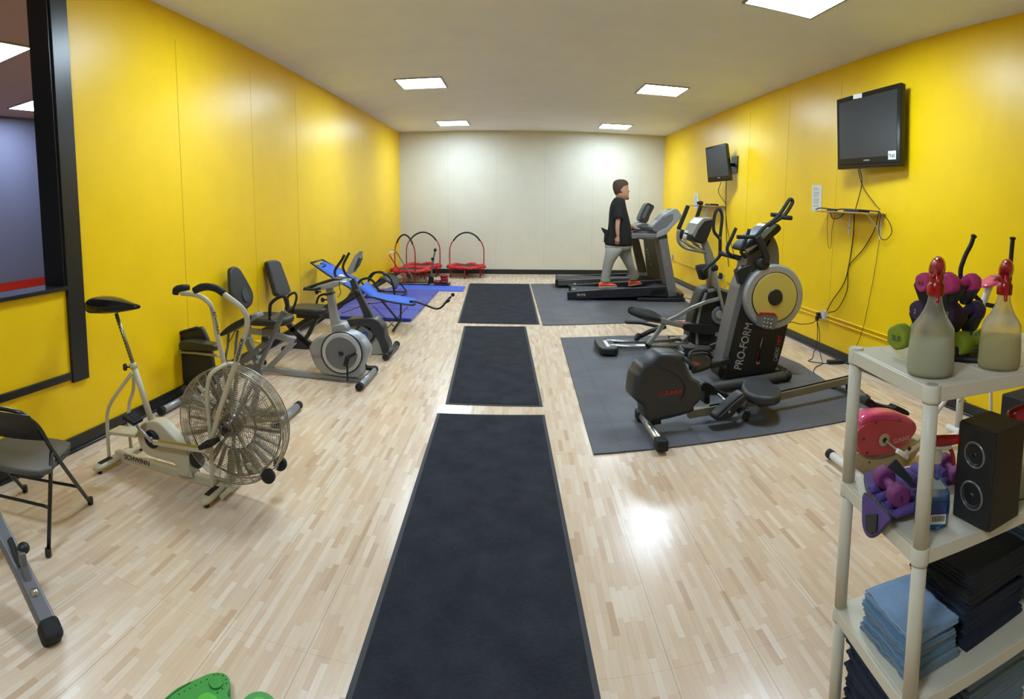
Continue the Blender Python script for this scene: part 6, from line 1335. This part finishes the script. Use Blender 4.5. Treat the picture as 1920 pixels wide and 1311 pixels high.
MB().bar([V((2.28, Y0, .08)), V((3.3, Y0, .08))], Y_, .05, .05).build('base_beam', WHT, t, .008)
MB().tube([V((3.3, Y0 - .25, .045)), V((3.3, Y0 + .25, .045))], .028, 14).build('rear_foot', WHT, t)
MB().tube([P(1730, 815), P(1758, 770), P(1778, 742), C(1815, 660)], .018, 12, 2).build('frame_tube', WHT, t)
MB().tube([P(1797, 800), P(1801, 745), P(1803, 700)], .03, 14).build('seat_tube', WHT, t)
MB().tube([P(1858, 800), P(1858, 700)], .015, 12).build('rear_strut', WHT, t)
for x in (1799, 1810): MB().disc(P(x, 752, -.03), Y_, .01, .02, 10).build('bolt', STL, t)
MB().pad([V((3.1, Y0 - .09, .72)), V((3.38, Y0 - .13, .74)), V((3.42, Y0, .745)), V((3.38, Y0 + .13, .74)), V((3.1, Y0 + .09, .72)), V((2.98, Y0, .715))], Z_ * .05, .02).build('saddle', BLK, t)
MB().tube(Ps(P, [(1836, 598), (1842, 575), (1852, 545), (1858, 532)]), .03, 14, 2).build('handle_post', WHT, t)
MB().tube(Ps(P, [(1790, 690), (1812, 640), (1838, 592)]), .03, 14, 2).build('post_sleeve', BLK, t)
MB().loft([[P(1860, 527) + V((.105 * math.cos(q) * r, .0 + .09 * math.sin(q) * r, .045 * math.cos(q) * r + dz)) for q in [2 * math.pi * k / 22 for k in range(22)]] for r, dz in ((.7, -.02), (1, -.008), (1, .005), (.92, .015))]).build('console', PK, t)
MB().box(P(1866, 521, -.03) + Z_ * .012, .07, .06, .006).build('display', mat('dim_screen', '6f7478', .2), t)
for l, q in ((.05, [(1826, 443), (1820, 460), (1812, 475), (1806, 490), (1801, 508), (1806, 530), (1836, 560)]), (-.12, [(1899, 447), (1896, 480), (1893, 520), (1890, 555), (1880, 575), (1850, 590)])):
    pp = Ps(P, q, l); pp[-1] = C(1842, 570)
    MB().tube(pp, .019, 12, 4).build('handlebar', RUB, t); MB().lathe([(.019, -.012), (.026, -.006), (.026, .006), (.016, .012)], pp[0], pp[0] - pp[1], 14).build('bar_end', RUB, t)
# big speaker
sp0 = V((2.78, 2.12, 0)); zt = hit(1886, 740, sp0, V((0, 1, 0))).z
t = thing('floor_loudspeaker', 'tall black loudspeaker box standing at the right edge behind the shelving', 'speaker', (3.0, 1.95, 0))
sx0 = aty(1885, 800, 2.1).x
MB().box((sx0 + .25, 1.95, zt / 2), .5, .4, zt).build('cabinet', RUB, t, .01)
MB().box((sx0 + .25, 1.745, zt - .1), .3, .02, .08).build('handle_recess', BLKG, t, .005); MB().torus((sx0 - .004, 1.95, zt - .25), X_, .1, .01, 30).torus((sx0 + .25, 1.745, zt - .45), Y_, .16, .012, 30).build('port_ring', DKG, t)
# green balance board
GR = mat('green_plastic', '2f8a34', .38); GR2 = mat('bright_green_plastic', '48a836', .35)
g = lambda px, py, dz=0.: atz(px, py, .05 + dz)
c = g(395, 1290); t = thing('stepper_board', 'green moulded plastic balance board with raised round buttons, bottom edge', 'balance board', (c.x, c.y, 0))
ot = [g(298, 1318), g(330, 1290), g(365, 1273), g(395, 1261), g(415, 1260), g(428, 1267), g(432, 1280), g(431, 1292), g(427, 1302), g(446, 1318), g(452, 1345), g(400, 1400), g(300, 1400), g(270, 1350)]
ot = catmull(ot, 3, True)
MB().pad([p - Z_ * .045 for p in ot], Z_ * .045, .008).build('board', GR, t)
MB().lathe([(.026, 0), (.026, .004), (.024, .006)], g(405, 1282), Z_, 28).build('round_button', GR, t)
MB().lathe([(.045, 0), (.043, .014), (.03, .024)], g(388, 1325), Z_, 30).build('raised_dome', GR2, t)
for px, py in ((388, 1274), (401, 1266), (409, 1265), (418, 1267), (424, 1274), (425, 1282), (417, 1292), (377, 1279), (367, 1285), (356, 1291), (346, 1296), (336, 1302), (393, 1301), (408, 1299), (430, 1305)): MB().ball(g(px, py), .0035, .0035, .003, 8).build('grip_dimple', mat('dark_green_plastic', '1f5f24', .4), t)
MB().tube([g(358, 1280), g(345, 1287), g(325, 1300), g(312, 1312)], .003, 6, 3).build('ridge', mat('dark_green_plastic', '1f5f24', .4), t)
c = g(485, 1325); t = thing('stepper_board', 'second green plastic board just showing at the bottom edge, right of the first', 'balance board', (c.x, c.y, 0))
MB().lathe([(.06, 0), (.066, .01), (.066, .035), (.06, .05)], V((c.x, c.y, .0)), Z_, 36).build('board', GR, t); MB().lathe([(.03, 0), (.028, .01)], V((c.x, c.y, .05)), Z_, 24).build('round_button', GR2, t)
for o in list(COL.objects):   # these stand on the foam mats
    if o.parent is None and o.name.split('.')[0] in ('treadmill', 'elliptical_trainer', 'rowing_machine', 'person'): o.location.z += .0135
for o in list(COL.objects):
    if '_o' in o: del o['_o']
